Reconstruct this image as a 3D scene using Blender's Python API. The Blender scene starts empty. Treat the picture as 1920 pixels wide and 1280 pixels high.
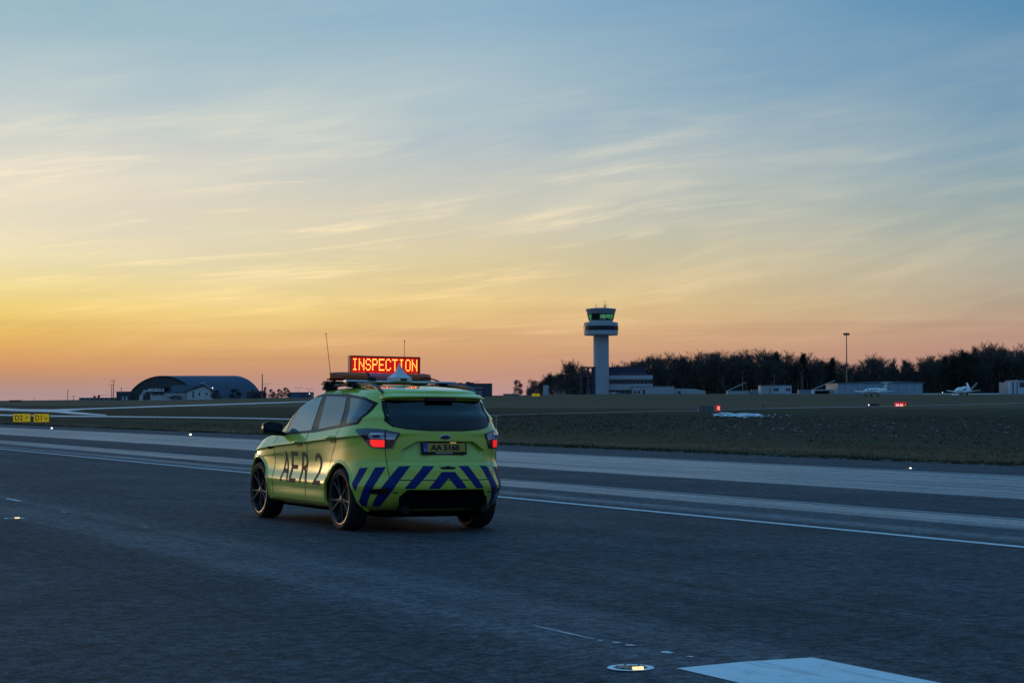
import bpy, bmesh, math, random
import numpy as np
from mathutils import Vector, Matrix, noise
from mathutils.bvhtree import BVHTree

random.seed(7)
sc = bpy.context.scene
COL = sc.collection
R = math.radians

# ------------------------------------------------------------------ camera, world, sun, exposure
FPX, CAMH, PITCH, ROLL = 3544.995, 1.3894, .0318, .0040
YAW = .4710                                   # runway heading, left of the camera axis
CXR, CYR = -1.1393, 21.5557                   # rear axle of the car
cam = bpy.data.objects.new('camera', bpy.data.cameras.new('camera'))
COL.objects.link(cam)
cam.data.sensor_width = 36
cam.data.lens = FPX / 1920 * 36
cam.data.clip_start = .1
cam.data.clip_end = 30000
_c, _s = math.cos(ROLL), math.sin(ROLL)
_r, _f = Vector((1, 0, 0)), Vector((0, math.cos(PITCH), math.sin(PITCH)))
_u = Vector((0, -math.sin(PITCH), math.cos(PITCH)))
cr, cu = _c * _r - _s * _u, _s * _r + _c * _u
cam.matrix_world = Matrix(((cr.x, cu.x, -_f.x, 0), (cr.y, cu.y, -_f.y, 0), (cr.z, cu.z, -_f.z, CAMH), (0, 0, 0, 1)))
sc.camera = cam

SUN_AZ, SUN_EL = R(-38), R(2.0)
sundir = Vector((math.sin(SUN_AZ) * math.cos(SUN_EL), math.cos(SUN_AZ) * math.cos(SUN_EL), math.sin(SUN_EL)))


def lin(c, a=1.0):
    o = []
    for v in c:
        v = v / 255
        o.append(v / 12.92 if v <= .04045 else ((v + .055) / 1.055) ** 2.4)
    return (o[0], o[1], o[2], a)


class NT:
    """small node-tree writer"""
    def __init__(self, tree):
        self.t = tree
        tree.nodes.clear()

    def n(self, kind, **kw):
        nd = self.t.nodes.new(kind)
        for k_, v in kw.items():
            setattr(nd, k_, v)
        return nd

    def put(self, sock, v):
        if hasattr(v, 'is_linked') or hasattr(v, 'links'):
            self.t.links.new(v, sock)
        elif v is not None:
            sock.default_value = v

    def math(self, op, a, b=None, c=None, clamp=False):
        nd = self.n('ShaderNodeMath', operation=op, use_clamp=clamp)
        for i, v in enumerate((a, b, c)):
            if v is not None:
                self.put(nd.inputs[i], v)
        return nd.outputs[0]

    def mapr(self, v, a, b, c=0.0, d=1.0, smooth=False):
        nd = self.n('ShaderNodeMapRange', interpolation_type='SMOOTHSTEP' if smooth else 'LINEAR')
        for i, x in enumerate((v, a, b, c, d)):
            self.put(nd.inputs[i], x)
        return nd.outputs[0]

    def mix(self, f, a, b, mode='MIX'):
        nd = self.n('ShaderNodeMix', data_type='RGBA', blend_type=mode)
        self.put(nd.inputs[0], f)
        self.put(nd.inputs[6], a)
        self.put(nd.inputs[7], b)
        return nd.outputs[2]

    def ramp(self, f, stops, interp='LINEAR'):
        nd = self.n('ShaderNodeValToRGB')
        e = nd.color_ramp.elements
        nd.color_ramp.interpolation = interp
        while len(e) < len(stops):
            e.new(.5)
        for i, (p, c) in enumerate(stops):
            e[i].position = p
            e[i].color = c
        self.put(nd.inputs[0], f)
        return nd.outputs[0]

    def comb(self, x, y, z):
        nd = self.n('ShaderNodeCombineXYZ')
        for i, v in enumerate((x, y, z)):
            self.put(nd.inputs[i], v)
        return nd.outputs[0]

    def sep(self, v):
        nd = self.n('ShaderNodeSeparateXYZ')
        self.put(nd.inputs[0], v)
        return nd.outputs

    def noise(self, vec, scale, detail=2, rough=.5, dist=0, color=False):
        nd = self.n('ShaderNodeTexNoise')
        if vec is not None:
            self.put(nd.inputs['Vector'], vec)
        nd.inputs['Scale'].default_value = scale
        nd.inputs['Detail'].default_value = detail
        nd.inputs['Roughness'].default_value = rough
        nd.inputs['Distortion'].default_value = dist
        return nd.outputs[1 if color else 0]


def build_world():
    w = bpy.data.worlds.new('World')
    sc.world = w
    w.use_nodes = True
    t = NT(w.node_tree)
    g = t.n('ShaderNodeTexCoord').outputs['Generated']
    x, y, z = t.sep(g)
    el = t.math('MULTIPLY', t.math('ARCSINE', z), 180 / math.pi)
    az = t.math('MULTIPLY', t.math('ARCTAN2', x, y), 180 / math.pi)
    hor = t.math('MAXIMUM', t.math('SQRT', t.math('ADD', t.math('MULTIPLY', x, x), t.math('MULTIPLY', y, y))), 1e-4)
    dot = t.math('DIVIDE', t.math('ADD', t.math('MULTIPLY', x, math.sin(SUN_AZ)), t.math('MULTIPLY', y, math.cos(SUN_AZ))), hor)
    dlt = t.math('MULTIPLY', t.math('ARCCOSINE', t.math('MINIMUM', t.math('MAXIMUM', dot, -1.0), 1.0)), 180 / math.pi)
    # large soft irregularity of the elevation so that the bands are not ruled
    warp = t.noise(t.comb(t.math('MULTIPLY', az, .05), t.math('MULTIPLY', el, .28), 2.0), 1.0, 3, .5)
    elw = t.math('ADD', el, t.math('MULTIPLY', t.math('SUBTRACT', warp, .5), t.math('MULTIPLY', t.math('MINIMUM', t.math('MAXIMUM', el, 0.0), 6.0), .42)))
    f = t.math('SQRT', t.math('DIVIDE', t.math('MAXIMUM', elw, 0.0), 90.0))

    def stops(lst):
        return [(math.sqrt(e / 90), lin(c)) for e, c in lst]
    zen = [(22, (96, 156, 200)), (45, (80, 152, 208)), (90, (74, 156, 218))]
    left = stops([(0, (172, 148, 150)), (.35, (172, 143, 142)), (.75, (188, 143, 120)), (1.05, (208, 151, 104)), (1.5, (222, 167, 98)),
                  (2.1, (232, 187, 98)), (2.9, (240, 211, 122)), (3.5, (240, 220, 150)), (4.4, (238, 225, 182)), (6.0, (232, 223, 204)), (7.5, (212, 213, 206)),
                  (9.2, (184, 202, 208)), (12.2, (152, 186, 200))] + zen)
    mid = stops([(0, (186, 150, 152)), (.35, (192, 150, 146)), (.84, (200, 151, 128)), (1.4, (211, 161, 120)), (2.1, (221, 178, 124)),
                 (2.9, (227, 196, 132)), (4.3, (221, 205, 164)), (5.4, (211, 205, 184)), (6.3, (199, 201, 192)), (7.5, (182, 194, 198)), (9.2, (158, 186, 202)),
                 (12.2, (140, 177, 202))] + zen)
    right = stops([(0, (160, 136, 145)), (.5, (172, 138, 138)), (1.4, (184, 143, 130)), (2.1, (185, 151, 132)), (2.9, (176, 160, 142)),
                   (4.3, (163, 168, 160)), (6.0, (138, 163, 172)), (7.5, (120, 157, 180)), (9.2, (103, 149, 182)), (12.2, (84, 139, 179))] + zen)
    back = stops([(0, (70, 88, 118)), (3, (88, 96, 126)), (8, (94, 110, 144)), (15, (80, 120, 164))] + zen[1:])
    cl, cm, crr, cb = (t.ramp(f, s) for s in (left, mid, right, back))
    col = t.mix(t.mapr(dlt, 21, 37), cl, cm)
    col = t.mix(t.mapr(dlt, 37, 53), col, crr)
    col = t.mix(t.mapr(dlt, 53, 130, smooth=True), col, cb)
    # thin cirrus: broad veil + combed wisps, drawn along a slightly rising direction
    v = t.math('SUBTRACT', el, t.math('MULTIPLY', az, .13))
    bend = t.noise(t.comb(t.math('MULTIPLY', az, .06), t.math('MULTIPLY', el, .15), 9.0), 1.0, 2, .5)
    v2 = t.math('ADD', v, t.math('MULTIPLY', bend, 2.2))
    veil = t.noise(t.comb(t.math('MULTIPLY', az, .085), t.math('MULTIPLY', v2, .42), 4.3), 1.0, 5, .55, .3)
    wisp = t.noise(t.comb(t.math('MULTIPLY', az, .16), t.math('MULTIPLY', v2, 1.5), 1.7), 1.0, 6, .55, .25)
    fine = t.noise(t.comb(t.math('MULTIPLY', az, .45), t.math('MULTIPLY', v2, 5.5), 6.1), 1.0, 4, .6, .2)
    inband = t.math('MULTIPLY', t.mapr(el, .9, 3.2, smooth=True), t.mapr(el, 12.5, 7.0, .22, 1.0, True))
    a1 = t.mapr(veil, .40, .70, 0, .62)
    a2 = t.math('MULTIPLY', t.mapr(wisp, .47, .72, 0, 1), t.mapr(fine, .3, .68, .35, 1.0))
    a2 = t.math('MULTIPLY', a2, t.mapr(veil, .35, .62, .25, .95))
    a2 = t.math('MULTIPLY', a2, t.math('MULTIPLY', t.mapr(el, 10.5, 6.5, .45, 1.0, True), t.mapr(az, 12, 2, .5, 1.0, True)))
    hair = t.noise(t.comb(t.math('MULTIPLY', az, .22), t.math('MULTIPLY', v2, 3.2), 12.4), 1.0, 6, .62, .35)
    a3 = t.math('MULTIPLY', t.mapr(hair, .50, .70, 0, 1), t.mapr(wisp, .44, .60, 0, 1))
    a3 = t.math('MULTIPLY', a3, t.math('MULTIPLY', t.mapr(el, 9, 5.5, .12, 1.0, True), t.mapr(az, 8, 2, .12, 1.0, True)))
    a2 = t.math('ADD', a2, t.math('MULTIPLY', a3, .90))
    amt = t.math('MULTIPLY', t.math('ADD', t.math('MULTIPLY', a1, .80), t.math('MULTIPLY', a2, .95)), inband, clamp=True)
    lit = t.mix(1.0, col, (1.36, 1.28, 1.12, 1), 'MULTIPLY')
    lit = t.mix(.30, lit, lin((250, 226, 190)))
    col = t.mix(amt, col, lit)
    # low grey-violet bars above the sunset
    bars = t.noise(t.comb(t.math('MULTIPLY', az, .07), t.math('MULTIPLY', el, 2.3), 3.3), 1.0, 4, .5, .1)
    bamt = t.math('MULTIPLY', t.mapr(bars, .5, .72, 0, .38), t.math('MULTIPLY', t.mapr(el, .5, 1.4, smooth=True), t.mapr(el, 4.0, 2.2, smooth=True)))
    col = t.mix(bamt, col, t.mix(1.0, col, (.74, .72, .80, 1), 'MULTIPLY'))
    sky = t.n('ShaderNodeTexSky', sky_type='NISHITA', sun_disc=False)
    sky.sun_elevation = SUN_EL
    sky.sun_rotation = SUN_AZ
    sky.air_density = 1.2
    sky.dust_density = 1.5
    b1 = t.n('ShaderNodeBackground')
    t.put(b1.inputs[0], col)
    b1.inputs[1].default_value = .97
    b2 = t.n('ShaderNodeBackground')
    t.put(b2.inputs[0], sky.outputs[0])
    b2.inputs[1].default_value = .003
    add = t.n('ShaderNodeAddShader')
    t.put(add.inputs[0], b1.outputs[0])
    t.put(add.inputs[1], b2.outputs[0])
    out = t.n('ShaderNodeOutputWorld')
    t.put(out.inputs[0], add.outputs[0])


build_world()
sl = bpy.data.lights.new('sun', 'SUN')
sl.energy = .4
sl.angle = R(4)
sl.color = (1.0, .62, .30)
sun = bpy.data.objects.new('sun', sl)
COL.objects.link(sun)
sun.rotation_euler = sundir.to_track_quat('Z', 'Y').to_euler()
sc.view_settings.view_transform = 'Standard'
sc.view_settings.look = 'None'
sc.view_settings.exposure = 0
sc.view_settings.gamma = 1
sc.view_settings.use_curve_mapping = False
sc.render.engine = 'CYCLES'
sc.cycles.max_bounces = 6


# ------------------------------------------------------------------ helpers
def ray(px, py):
    du, dv = px - 960, py - 640
    u, v = _c * du - _s * dv, _s * du + _c * dv
    cp, sp = math.cos(PITCH), math.sin(PITCH)
    return Vector((u / FPX, cp + v / FPX * sp, sp - v / FPX * cp))


EYE = Vector((0, 0, CAMH))


def P(px, py, Y):
    r = ray(px, py)
    return EYE + r * (Y / r.y)


def st(t, s, z=0.0):                          # runway coordinates: t across (to the right), s along
    return Vector((t * math.cos(YAW) - s * math.sin(YAW), t * math.sin(YAW) + s * math.cos(YAW), z))


def ts(p):
    return p.x * math.cos(YAW) + p.y * math.sin(YAW), -p.x * math.sin(YAW) + p.y * math.cos(YAW)


def rwz(t):
    return -.015 * abs(t - 5.695)


MATS = {}


def mat(name, col, rough=.6, metal=0.0, var=.12, vscale=3.0, bump=0.0, bscale=40.0, coat=0.0, spec=.5, emit=None, estr=0.0, ior=None, rvar=0.0):
    if name in MATS:
        return MATS[name]
    m = bpy.data.materials.new(name)
    m.use_nodes = True
    t = NT(m.node_tree)
    b = t.n('ShaderNodeBsdfPrincipled')
    o = t.n('ShaderNodeOutputMaterial')
    t.put(o.inputs[0], b.outputs[0])
    c = (col[0], col[1], col[2], 1)
    tc = t.n('ShaderNodeTexCoord').outputs['Object']
    if var > 0:
        nz = t.noise(tc, vscale, 5, .6)
        nf = t.noise(tc, vscale * 9, 3, .6)
        k = t.math('ADD', t.math('MULTIPLY', t.math('SUBTRACT', nz, .5), 2 * var), t.math('ADD', 1.0, t.math('MULTIPLY', t.math('SUBTRACT', nf, .5), var)))
        t.put(b.inputs['Base Color'], t.mix(1.0, c, t.comb(k, k, k), 'MULTIPLY'))
        if rvar > 0:
            t.put(b.inputs['Roughness'], t.math('ADD', rough - rvar / 2, t.math('MULTIPLY', nz, rvar)))
        else:
            b.inputs['Roughness'].default_value = rough
    else:
        b.inputs['Base Color'].default_value = c
        b.inputs['Roughness'].default_value = rough
    b.inputs['Metallic'].default_value = metal
    b.inputs['Specular IOR Level'].default_value = spec
    b.inputs['Coat Weight'].default_value = coat
    b.inputs['Coat Roughness'].default_value = .04
    if ior:
        b.inputs['IOR'].default_value = ior
    if bump > 0:
        bp = t.n('ShaderNodeBump')
        bp.inputs['Strength'].default_value = bump
        bp.inputs['Distance'].default_value = .01
        t.put(bp.inputs['Height'], t.noise(tc, bscale, 4, .6))
        t.put(b.inputs['Normal'], bp.outputs[0])
    if emit:
        b.inputs['Emission Color'].default_value = (emit[0], emit[1], emit[2], 1)
        b.inputs['Emission Strength'].default_value = estr
    MATS[name] = m
    return m


class MB:
    """collects geometry, then links it as ONE mesh object"""
    def __init__(self):
        self.v, self.f, self.mi = [], [], []
        self.cur = 0

    def add(self, vs, fs):
        o = len(self.v)
        self.v += [tuple(p) for p in vs]
        self.f += [tuple(i + o for i in q) for q in fs]
        self.mi += [self.cur] * len(fs)
        return self

    def box(self, x0, x1, y0, y1, z0, z1, M=None):
        vs = [Vector((x, y, z)) for z in (z0, z1) for x, y in ((x0, y0), (x1, y0), (x1, y1), (x0, y1))]
        if M is not None:
            vs = [M @ p for p in vs]
        return self.add(vs, [(3, 2, 1, 0), (4, 5, 6, 7), (0, 1, 5, 4), (1, 2, 6, 5), (2, 3, 7, 6), (3, 0, 4, 7)])

    def bar(self, a, b, r0, r1=None, n=8, cap=True, up=None, flat=1.0):
        a, b = Vector(a), Vector(b)
        r1 = r0 if r1 is None else r1
        d = (b - a).normalized()
        h = Vector(up) if up else (Vector((0, 0, 1)) if abs(d.z) < .9 else Vector((1, 0, 0)))
        p = d.cross(h).normalized()
        q = p.cross(d)
        vs = []
        for c, r in ((a, r0), (b, r1)):
            for i in range(n):
                an = 2 * math.pi * (i + .5) / n
                vs.append(c + p * (r * math.cos(an)) + q * (r * flat * math.sin(an)))
        fs = [(i, (i + 1) % n, n + (i + 1) % n, n + i) for i in range(n)]
        if cap:
            fs += [tuple(range(n - 1, -1, -1)), tuple(range(n, 2 * n))]
        return self.add(vs, fs)

    def tube(self, pts, rad, n=8, flat=1.0):
        pts = [Vector(p) for p in pts]
        rad = rad if isinstance(rad, (list, tuple)) else [rad] * len(pts)
        vs = []
        for i, c in enumerate(pts):
            d = (pts[min(i + 1, len(pts) - 1)] - pts[max(i - 1, 0)]).normalized()
            h = Vector((0, 0, 1)) if abs(d.z) < .9 else Vector((1, 0, 0))
            p = d.cross(h).normalized()
            q = p.cross(d)
            for j in range(n):
                an = 2 * math.pi * (j + .5) / n
                vs.append(c + p * (rad[i] * math.cos(an)) + q * (rad[i] * flat * math.sin(an)))
        fs = []
        for i in range(len(pts) - 1):
            for j in range(n):
                fs.append((i * n + j, i * n + (j + 1) % n, (i + 1) * n + (j + 1) % n, (i + 1) * n + j))
        fs += [tuple(range(n - 1, -1, -1)), tuple(range((len(pts) - 1) * n, len(pts) * n))]
        return self.add(vs, fs)

    def lathe(self, prof, n=24, M=None, closed=False, a0=0.0, a1=2 * math.pi):
        """prof: (r, z) pairs turned about z"""
        full = abs(a1 - a0 - 2 * math.pi) < 1e-6
        m = n if full else n + 1
        vs = []
        for i in range(m):
            an = a0 + (a1 - a0) * i / n
            for r, z in prof:
                p = Vector((r * math.cos(an), r * math.sin(an), z))
                vs.append(M @ p if M is not None else p)
        k = len(prof)
        fs = []
        for i in range(n):
            i2 = (i + 1) % m
            for j in range(k if closed else k - 1):
                j2 = (j + 1) % k
                fs.append((i * k + j, i2 * k + j, i2 * k + j2, i * k + j2))
        return self.add(vs, fs)

    def prism(self, poly, z0, z1, M=None):
        n = len(poly)
        vs = [Vector((x, y, z0)) for x, y in poly] + [Vector((x, y, z1)) for x, y in poly]
        if M is not None:
            vs = [M @ p for p in vs]
        fs = [(i, (i + 1) % n, n + (i + 1) % n, n + i) for i in range(n)]
        fs += [tuple(range(n - 1, -1, -1)), tuple(range(n, 2 * n))]
        return self.add(vs, fs)

    def build(self, name, mats, parent=None, smooth=None, loc=None, fix=True):
        me = bpy.data.meshes.new(name)
        me.from_pydata(self.v, [], self.f)
        if not isinstance(mats, (list, tuple)):
            mats = [mats]
        for m in mats:
            me.materials.append(m)
        if len(mats) > 1:
            me.polygons.foreach_set('material_index', self.mi)
        if fix and len(self.v) < 60000:
            bm = bmesh.new()
            bm.from_mesh(me)
            bmesh.ops.recalc_face_normals(bm, faces=bm.faces)
            bm.to_mesh(me)
            bm.free()
        if smooth:
            smooth_mesh(me, smooth)
        return link(name, me, parent, loc)


def smooth_mesh(me, deg):
    bm = bmesh.new()
    bm.from_mesh(me)
    for f in bm.faces:
        f.smooth = True
    for e in bm.edges:
        if len(e.link_faces) == 2:
            e.smooth = e.calc_face_angle(0) < R(deg)
        else:
            e.smooth = True
    bm.to_mesh(me)
    bm.free()


def link(name, me, parent=None, loc=None):
    o = bpy.data.objects.new(name, me)
    COL.objects.link(o)
    if parent is not None:
        o.parent = parent
    if loc is not None:
        o.location = loc
    return o


def tag(o, label=None, cat=None, group=None, kind=None):
    if label:
        o['label'] = label
    if cat:
        o['category'] = cat
    if group:
        o['group'] = group
    if kind:
        o['kind'] = kind
    return o


def thing(name, label, cat, loc, rz=0.0, group=None):
    o = bpy.data.objects.new(name, None)
    COL.objects.link(o)
    o.empty_display_size = .3
    o.location = loc
    o.rotation_euler = (0, 0, rz)
    return tag(o, label, cat, group)


def copy_thing(o, loc, rz=0.0, scale=None, label=None):
    c = o.copy()
    COL.objects.link(c)
    c.location = loc
    c.rotation_euler = (0, 0, rz)
    if scale is not None:
        c.scale = scale
    if label:
        c['label'] = label
    for ch in list(o.children):
        k = ch.copy()
        COL.objects.link(k)
        k.parent = c
        for g in list(ch.children):
            h = g.copy()
            COL.objects.link(h)
            h.parent = k
    return c


def text_mesh(s, w, h, bold=.0):
    """flat lettering from the built-in font, fitted to w x h, lower left at 0,0"""
    cu_ = bpy.data.curves.new('lettering', 'FONT')
    cu_.body = s
    cu_.resolution_u = 3
    cu_.offset = bold
    ob = bpy.data.objects.new('lettering', cu_)
    COL.objects.link(ob)
    dg = bpy.context.evaluated_depsgraph_get()
    me = bpy.data.meshes.new_from_object(ob.evaluated_get(dg))
    vs = [v.co.copy() for v in me.vertices]
    fs = [tuple(p.vertices) for p in me.polygons]
    bpy.data.objects.remove(ob)
    bpy.data.curves.remove(cu_)
    bpy.data.meshes.remove(me)
    x0, x1 = min(v.x for v in vs), max(v.x for v in vs)
    y0, y1 = min(v.y for v in vs), max(v.y for v in vs)
    return [((v.x - x0) / (x1 - x0) * w, (v.y - y0) / (y1 - y0) * h) for v in vs], fs


# ------------------------------------------------------------------ ground, runway, markings
def gslope(s):
    a = min(max((s - 320) / 280, 0), 1)
    return .0106 + (.0147 - .0106) * a * a * (3 - 2 * a)


def gz(t, s):
    if t <= -24.3:
        return -.50 + .001 * (t + 24.3)
    if t <= 36.3:
        return rwz(t) - .05
    k_ = gslope(s)
    tt = min(t, 330)
    z = -.455 + k_ * (tt - 36.3)
    if t > 330:
        z -= .0004 * (t - 330)
    return z


def build_ground():
    tl = [-6000, -1500, -400, -100, -60, -24.4, -24.2, 5.695, 36.2, 36.45] + list(range(42, 331, 12)) + [336, 400, 700, 1500, 6000]
    slist = [-6000, -1500, -300] + list(range(-60, 1500, 20)) + [1700, 2200, 3000, 6000]
    vs, fs = [], []
    for s in slist:
        for t_ in tl:
            z = gz(t_, s)
            if 40 < t_ < 330 and -60 <= s < 1500:
                z += .05 * noise.noise(Vector((t_ * .03, s * .03, 0)))
            vs.append((t_, s, z))
    n = len(tl)
    for i in range(len(slist) - 1):
        for j in range(n - 1):
            fs.append((i * n + j, i * n + j + 1, (i + 1) * n + j + 1, (i + 1) * n + j))
    m = MB()
    m.add(vs, fs)
    o = m.build('ground', grass_material(), fix=False, smooth=30)
    o.rotation_euler = (0, 0, YAW)
    tag(o, kind='structure')
    Mx = Matrix.Rotation(YAW, 4, 'Z')
    return o, BVHTree.FromPolygons([Mx @ Vector(v) for v in vs], fs)


def grass_material():
    m = bpy.data.materials.new('winter_grass')
    m.use_nodes = True
    t = NT(m.node_tree)
    b = t.n('ShaderNodeBsdfPrincipled')
    t.put(t.n('ShaderNodeOutputMaterial').inputs[0], b.outputs[0])
    tc = t.n('ShaderNodeTexCoord').outputs['Object']
    x, y, z = t.sep(tc)
    big = t.noise(t.comb(t.math('MULTIPLY', x, .05), t.math('MULTIPLY', y, .012), 0.0), 1.0, 5, .6)
    tw = t.math('ADD', x, t.math('MULTIPLY', t.math('SUBTRACT', big, .5), t.mapr(x, 40, 200, 8, 60)))
    f = t.mapr(tw, 30, 330)

    def p(v):
        return (v - 30) / 300
    brown, dark, green, far = (.135, .088, .054, 1), (.026, .031, .022, 1), (.042, .050, .030, 1), (.108, .084, .056, 1)
    c = t.ramp(f, [(p(34), (.036, .046, .020, 1)), (p(37.2), (.05, .05, .026, 1)), (p(39), brown), (p(44.5), (.07, .056, .036, 1)),
                   (p(48), green), (p(60), dark), (p(85), dark), (p(120), green), (p(132), far), (p(230), (.090, .078, .050, 1)), (p(325), far)])
    # far side (towards the left) the same bands run on
    n1 = t.noise(t.comb(t.math('MULTIPLY', x, .9), t.math('MULTIPLY', y, .35), 0.0), 1.0, 6, .7)
    n2 = t.noise(tc, 9.0, 4, .7)
    k = t.math('ADD', .35, t.math('ADD', t.math('MULTIPLY', n1, .85), t.math('MULTIPLY', n2, .45)))
    c = t.mix(1.0, c, t.comb(k, k, k), 'MULTIPLY')
    hue = t.noise(tc, .35, 4, .6)
    c = t.mix(t.mapr(hue, .40, .62, 0, .9), c, t.mix(1.0, c, (1.45, 1.0, .72, 1), 'MULTIPLY'))
    t.put(b.inputs['Base Color'], c)
    b.inputs['Roughness'].default_value = .95
    b.inputs['Specular IOR Level'].default_value = .08
    bp = t.n('ShaderNodeBump')
    bp.inputs['Strength'].default_value = .8
    bp.inputs['Distance'].default_value = .12
    t.put(bp.inputs['Height'], t.math('ADD', n2, t.math('MULTIPLY', n1, 1.5)))
    t.put(b.inputs['Normal'], bp.outputs[0])
    return m


def asphalt_material():
    m = bpy.data.materials.new('runway_asphalt')
    m.use_nodes = True
    t = NT(m.node_tree)
    b = t.n('ShaderNodeBsdfPrincipled')
    t.put(t.n('ShaderNodeOutputMaterial').inputs[0], b.outputs[0])
    tc = t.n('ShaderNodeTexCoord').outputs['Object']
    x, y, z = t.sep(tc)
    wv = t.noise(t.comb(t.math('MULTIPLY', x, .25), t.math('MULTIPLY', y, .05), 0.0), 1.0, 4, .6)
    wf = t.noise(t.comb(t.math('MULTIPLY', x, 2.2), t.math('MULTIPLY', y, .35), 0.0), 1.0, 5, .65)
    tw = t.math('ADD', x, t.math('ADD', t.math('MULTIPLY', t.math('SUBTRACT', wv, .5), .30), t.math('MULTIPLY', t.math('SUBTRACT', wf, .5), .30)))
    f = t.mapr(tw, -25, 37)

    def p(v):
        return (v + 25) / 62

    def g(v):
        return (v, v, v, 1)
    # how worn and pale each paved lane is
    lanes = t.ramp(f, [(p(-25), g(.18)), (p(1.0), g(.16)), (p(4.7), g(.05)), (p(5.15), g(.27)), (p(6.1), g(.25)), (p(6.7), g(.11)), (p(9.0), g(.13)), (p(13.2), g(.13)),
                       (p(13.9), g(.20)), (p(14.2), g(.55)), (p(14.5), g(.52)), (p(14.75), g(.18)), (p(15.4), g(.18)), (p(15.6), g(.75)),
                       (p(17.0), g(.85)), (p(17.2), g(.10)), (p(21.3), g(.16)), (p(21.7), g(1.0)), (p(24), g(.82)), (p(27.6), g(.9)),
                       (p(28.1), g(.72)), (p(28.3), g(1.0)), (p(29.2), g(.95)), (p(29.6), g(.62)), (p(30.2), g(.78)), (p(30.6), g(.12)), (p(36.5), g(.14))])
    streak = t.noise(t.comb(t.math('MULTIPLY', x, 3.2), t.math('MULTIPLY', y, .03), 5.0), 1.0, 5, .65)
    blot = t.noise(tc, .35, 5, .62)
    lane = t.math('MULTIPLY', lanes, t.mapr(streak, .30, .70, .38, 1.30), clamp=True)
    lane = t.math('ADD', lane, t.math('MULTIPLY', t.math('SUBTRACT', blot, .5), .22), clamp=True)
    grain = t.mapr(t.noise(tc, 38.0, 3, .8), .30, .70)
    grain2 = t.mapr(t.noise(tc, 11.0, 3, .75), .30, .70)
    grain3 = t.mapr(t.noise(tc, 4.0, 4, .75), .28, .72)
    vor = t.n('ShaderNodeTexVoronoi')
    vor.inputs['Scale'].default_value = 70.0
    t.put(vor.inputs['Vector'], tc)
    stone = t.sep(vor.outputs['Color'])[0]
    c = t.mix(lane, (.030, .036, .047, 1), (.175, .19, .21, 1))
    k = t.math('ADD', t.math('MULTIPLY', t.math('SUBTRACT', grain, .5), 1.3), t.math('ADD', t.math('ADD', t.math('MULTIPLY', t.math('SUBTRACT', grain2, .5), 1.9), t.math('MULTIPLY', t.math('SUBTRACT', grain3, .5), .9)), t.mapr(stone, 0, 1, .75, 1.25)))
    k = t.math('MAXIMUM', k, .25)
    c = t.mix(1.0, c, t.comb(k, k, k), 'MULTIPLY')
    c = t.mix(t.mapr(stone, .93, 1.0, 0, .35), c, (.22, .22, .22, 1))
    # sealed paving joints, broken here and there
    jx = t.math('ABSOLUTE', t.math('SUBTRACT', t.math('FRACT', t.math('DIVIDE', t.math('ADD', t.math('ADD', x, t.math('MULTIPLY', wf, .05)), 1.45), 3.75)), .5))
    jm = t.math('MULTIPLY', t.mapr(jx, .0035, .006, 1, 0), t.mapr(t.noise(t.comb(x, t.math('MULTIPLY', y, .4), 8.0), 1.0, 3, .6), .42, .52, 0, .75))
    c = t.mix(jm, c, (.012, .013, .016, 1))
    stain = t.noise(tc, .9, 6, .7, .4)
    sk = t.mapr(stain, .35, .70, 1.16, .78)
    c = t.mix(1.0, c, t.comb(sk, sk, sk), 'MULTIPLY')
    t.put(b.inputs['Base Color'], c)
    rr = t.math('SUBTRACT', t.mapr(lane, .1, .8, .76, .40), t.math('MULTIPLY', t.math('SUBTRACT', blot, .5), .12))
    t.put(b.inputs['Roughness'], rr)
    t.put(b.inputs['Specular IOR Level'], t.mapr(lane, .1, .8, .14, .36))
    bp = t.n('ShaderNodeBump')
    t.put(bp.inputs['Strength'], t.mapr(lane, .1, .6, .60, .12))
    bp.inputs['Distance'].default_value = .009
    t.put(bp.inputs['Height'], t.math('ADD', t.math('ADD', grain, stone), t.math('MULTIPLY', grain2, 1.8)))
    t.put(b.inputs['Normal'], bp.outputs[0])
    return m


def paint_material(name, col, wear=.35, scale=2.6):
    m = bpy.data.materials.new(name)
    m.use_nodes = True
    t = NT(m.node_tree)
    b = t.n('ShaderNodeBsdfPrincipled')
    t.put(t.n('ShaderNodeOutputMaterial').inputs[0], b.outputs[0])
    tc = t.n('ShaderNodeTexCoord').outputs['Object']
    n1 = t.noise(tc, scale, 6, .65)
    n2 = t.noise(tc, scale * 22, 4, .7)
    w = t.math('ADD', t.math('MULTIPLY', n1, .6), t.math('MULTIPLY', n2, .45))
    sx, sy, sz = t.sep(tc)
    rub = t.noise(t.comb(t.math('MULTIPLY', sx, 9.0), t.math('MULTIPLY', sy, .8), 0.0), 1.0, 5, .7)
    w = t.math('MAXIMUM', w, t.math('MULTIPLY', rub, 1.02))
    c = t.mix(t.mapr(w, .54, .72, 0, wear), (col[0], col[1], col[2], 1), (.10, .11, .12, 1))
    c = t.mix(t.mapr(n2, .3, .7, 0, .18), c, (.3, .31, .33, 1))
    t.put(b.inputs['Base Color'], c)
    b.inputs['Roughness'].default_value = .6
    b.inputs['Specular IOR Level'].default_value = .3
    bp = t.n('ShaderNodeBump')
    bp.inputs['Strength'].default_value = .35
    bp.inputs['Distance'].default_value = .008
    t.put(bp.inputs['Height'], n2)
    t.put(b.inputs['Normal'], bp.outputs[0])
    return m


ground, GBVH = build_ground()


def hit(px, py):
    """point of the ground seen at a place of the photograph"""
    h = GBVH.ray_cast(EYE, ray(px, py).normalized())[0]
    return h


def ground_at(x, y):
    h = GBVH.ray_cast(Vector((x, y, 300)), Vector((0, 0, -1)))[0]
    return h.z


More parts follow.
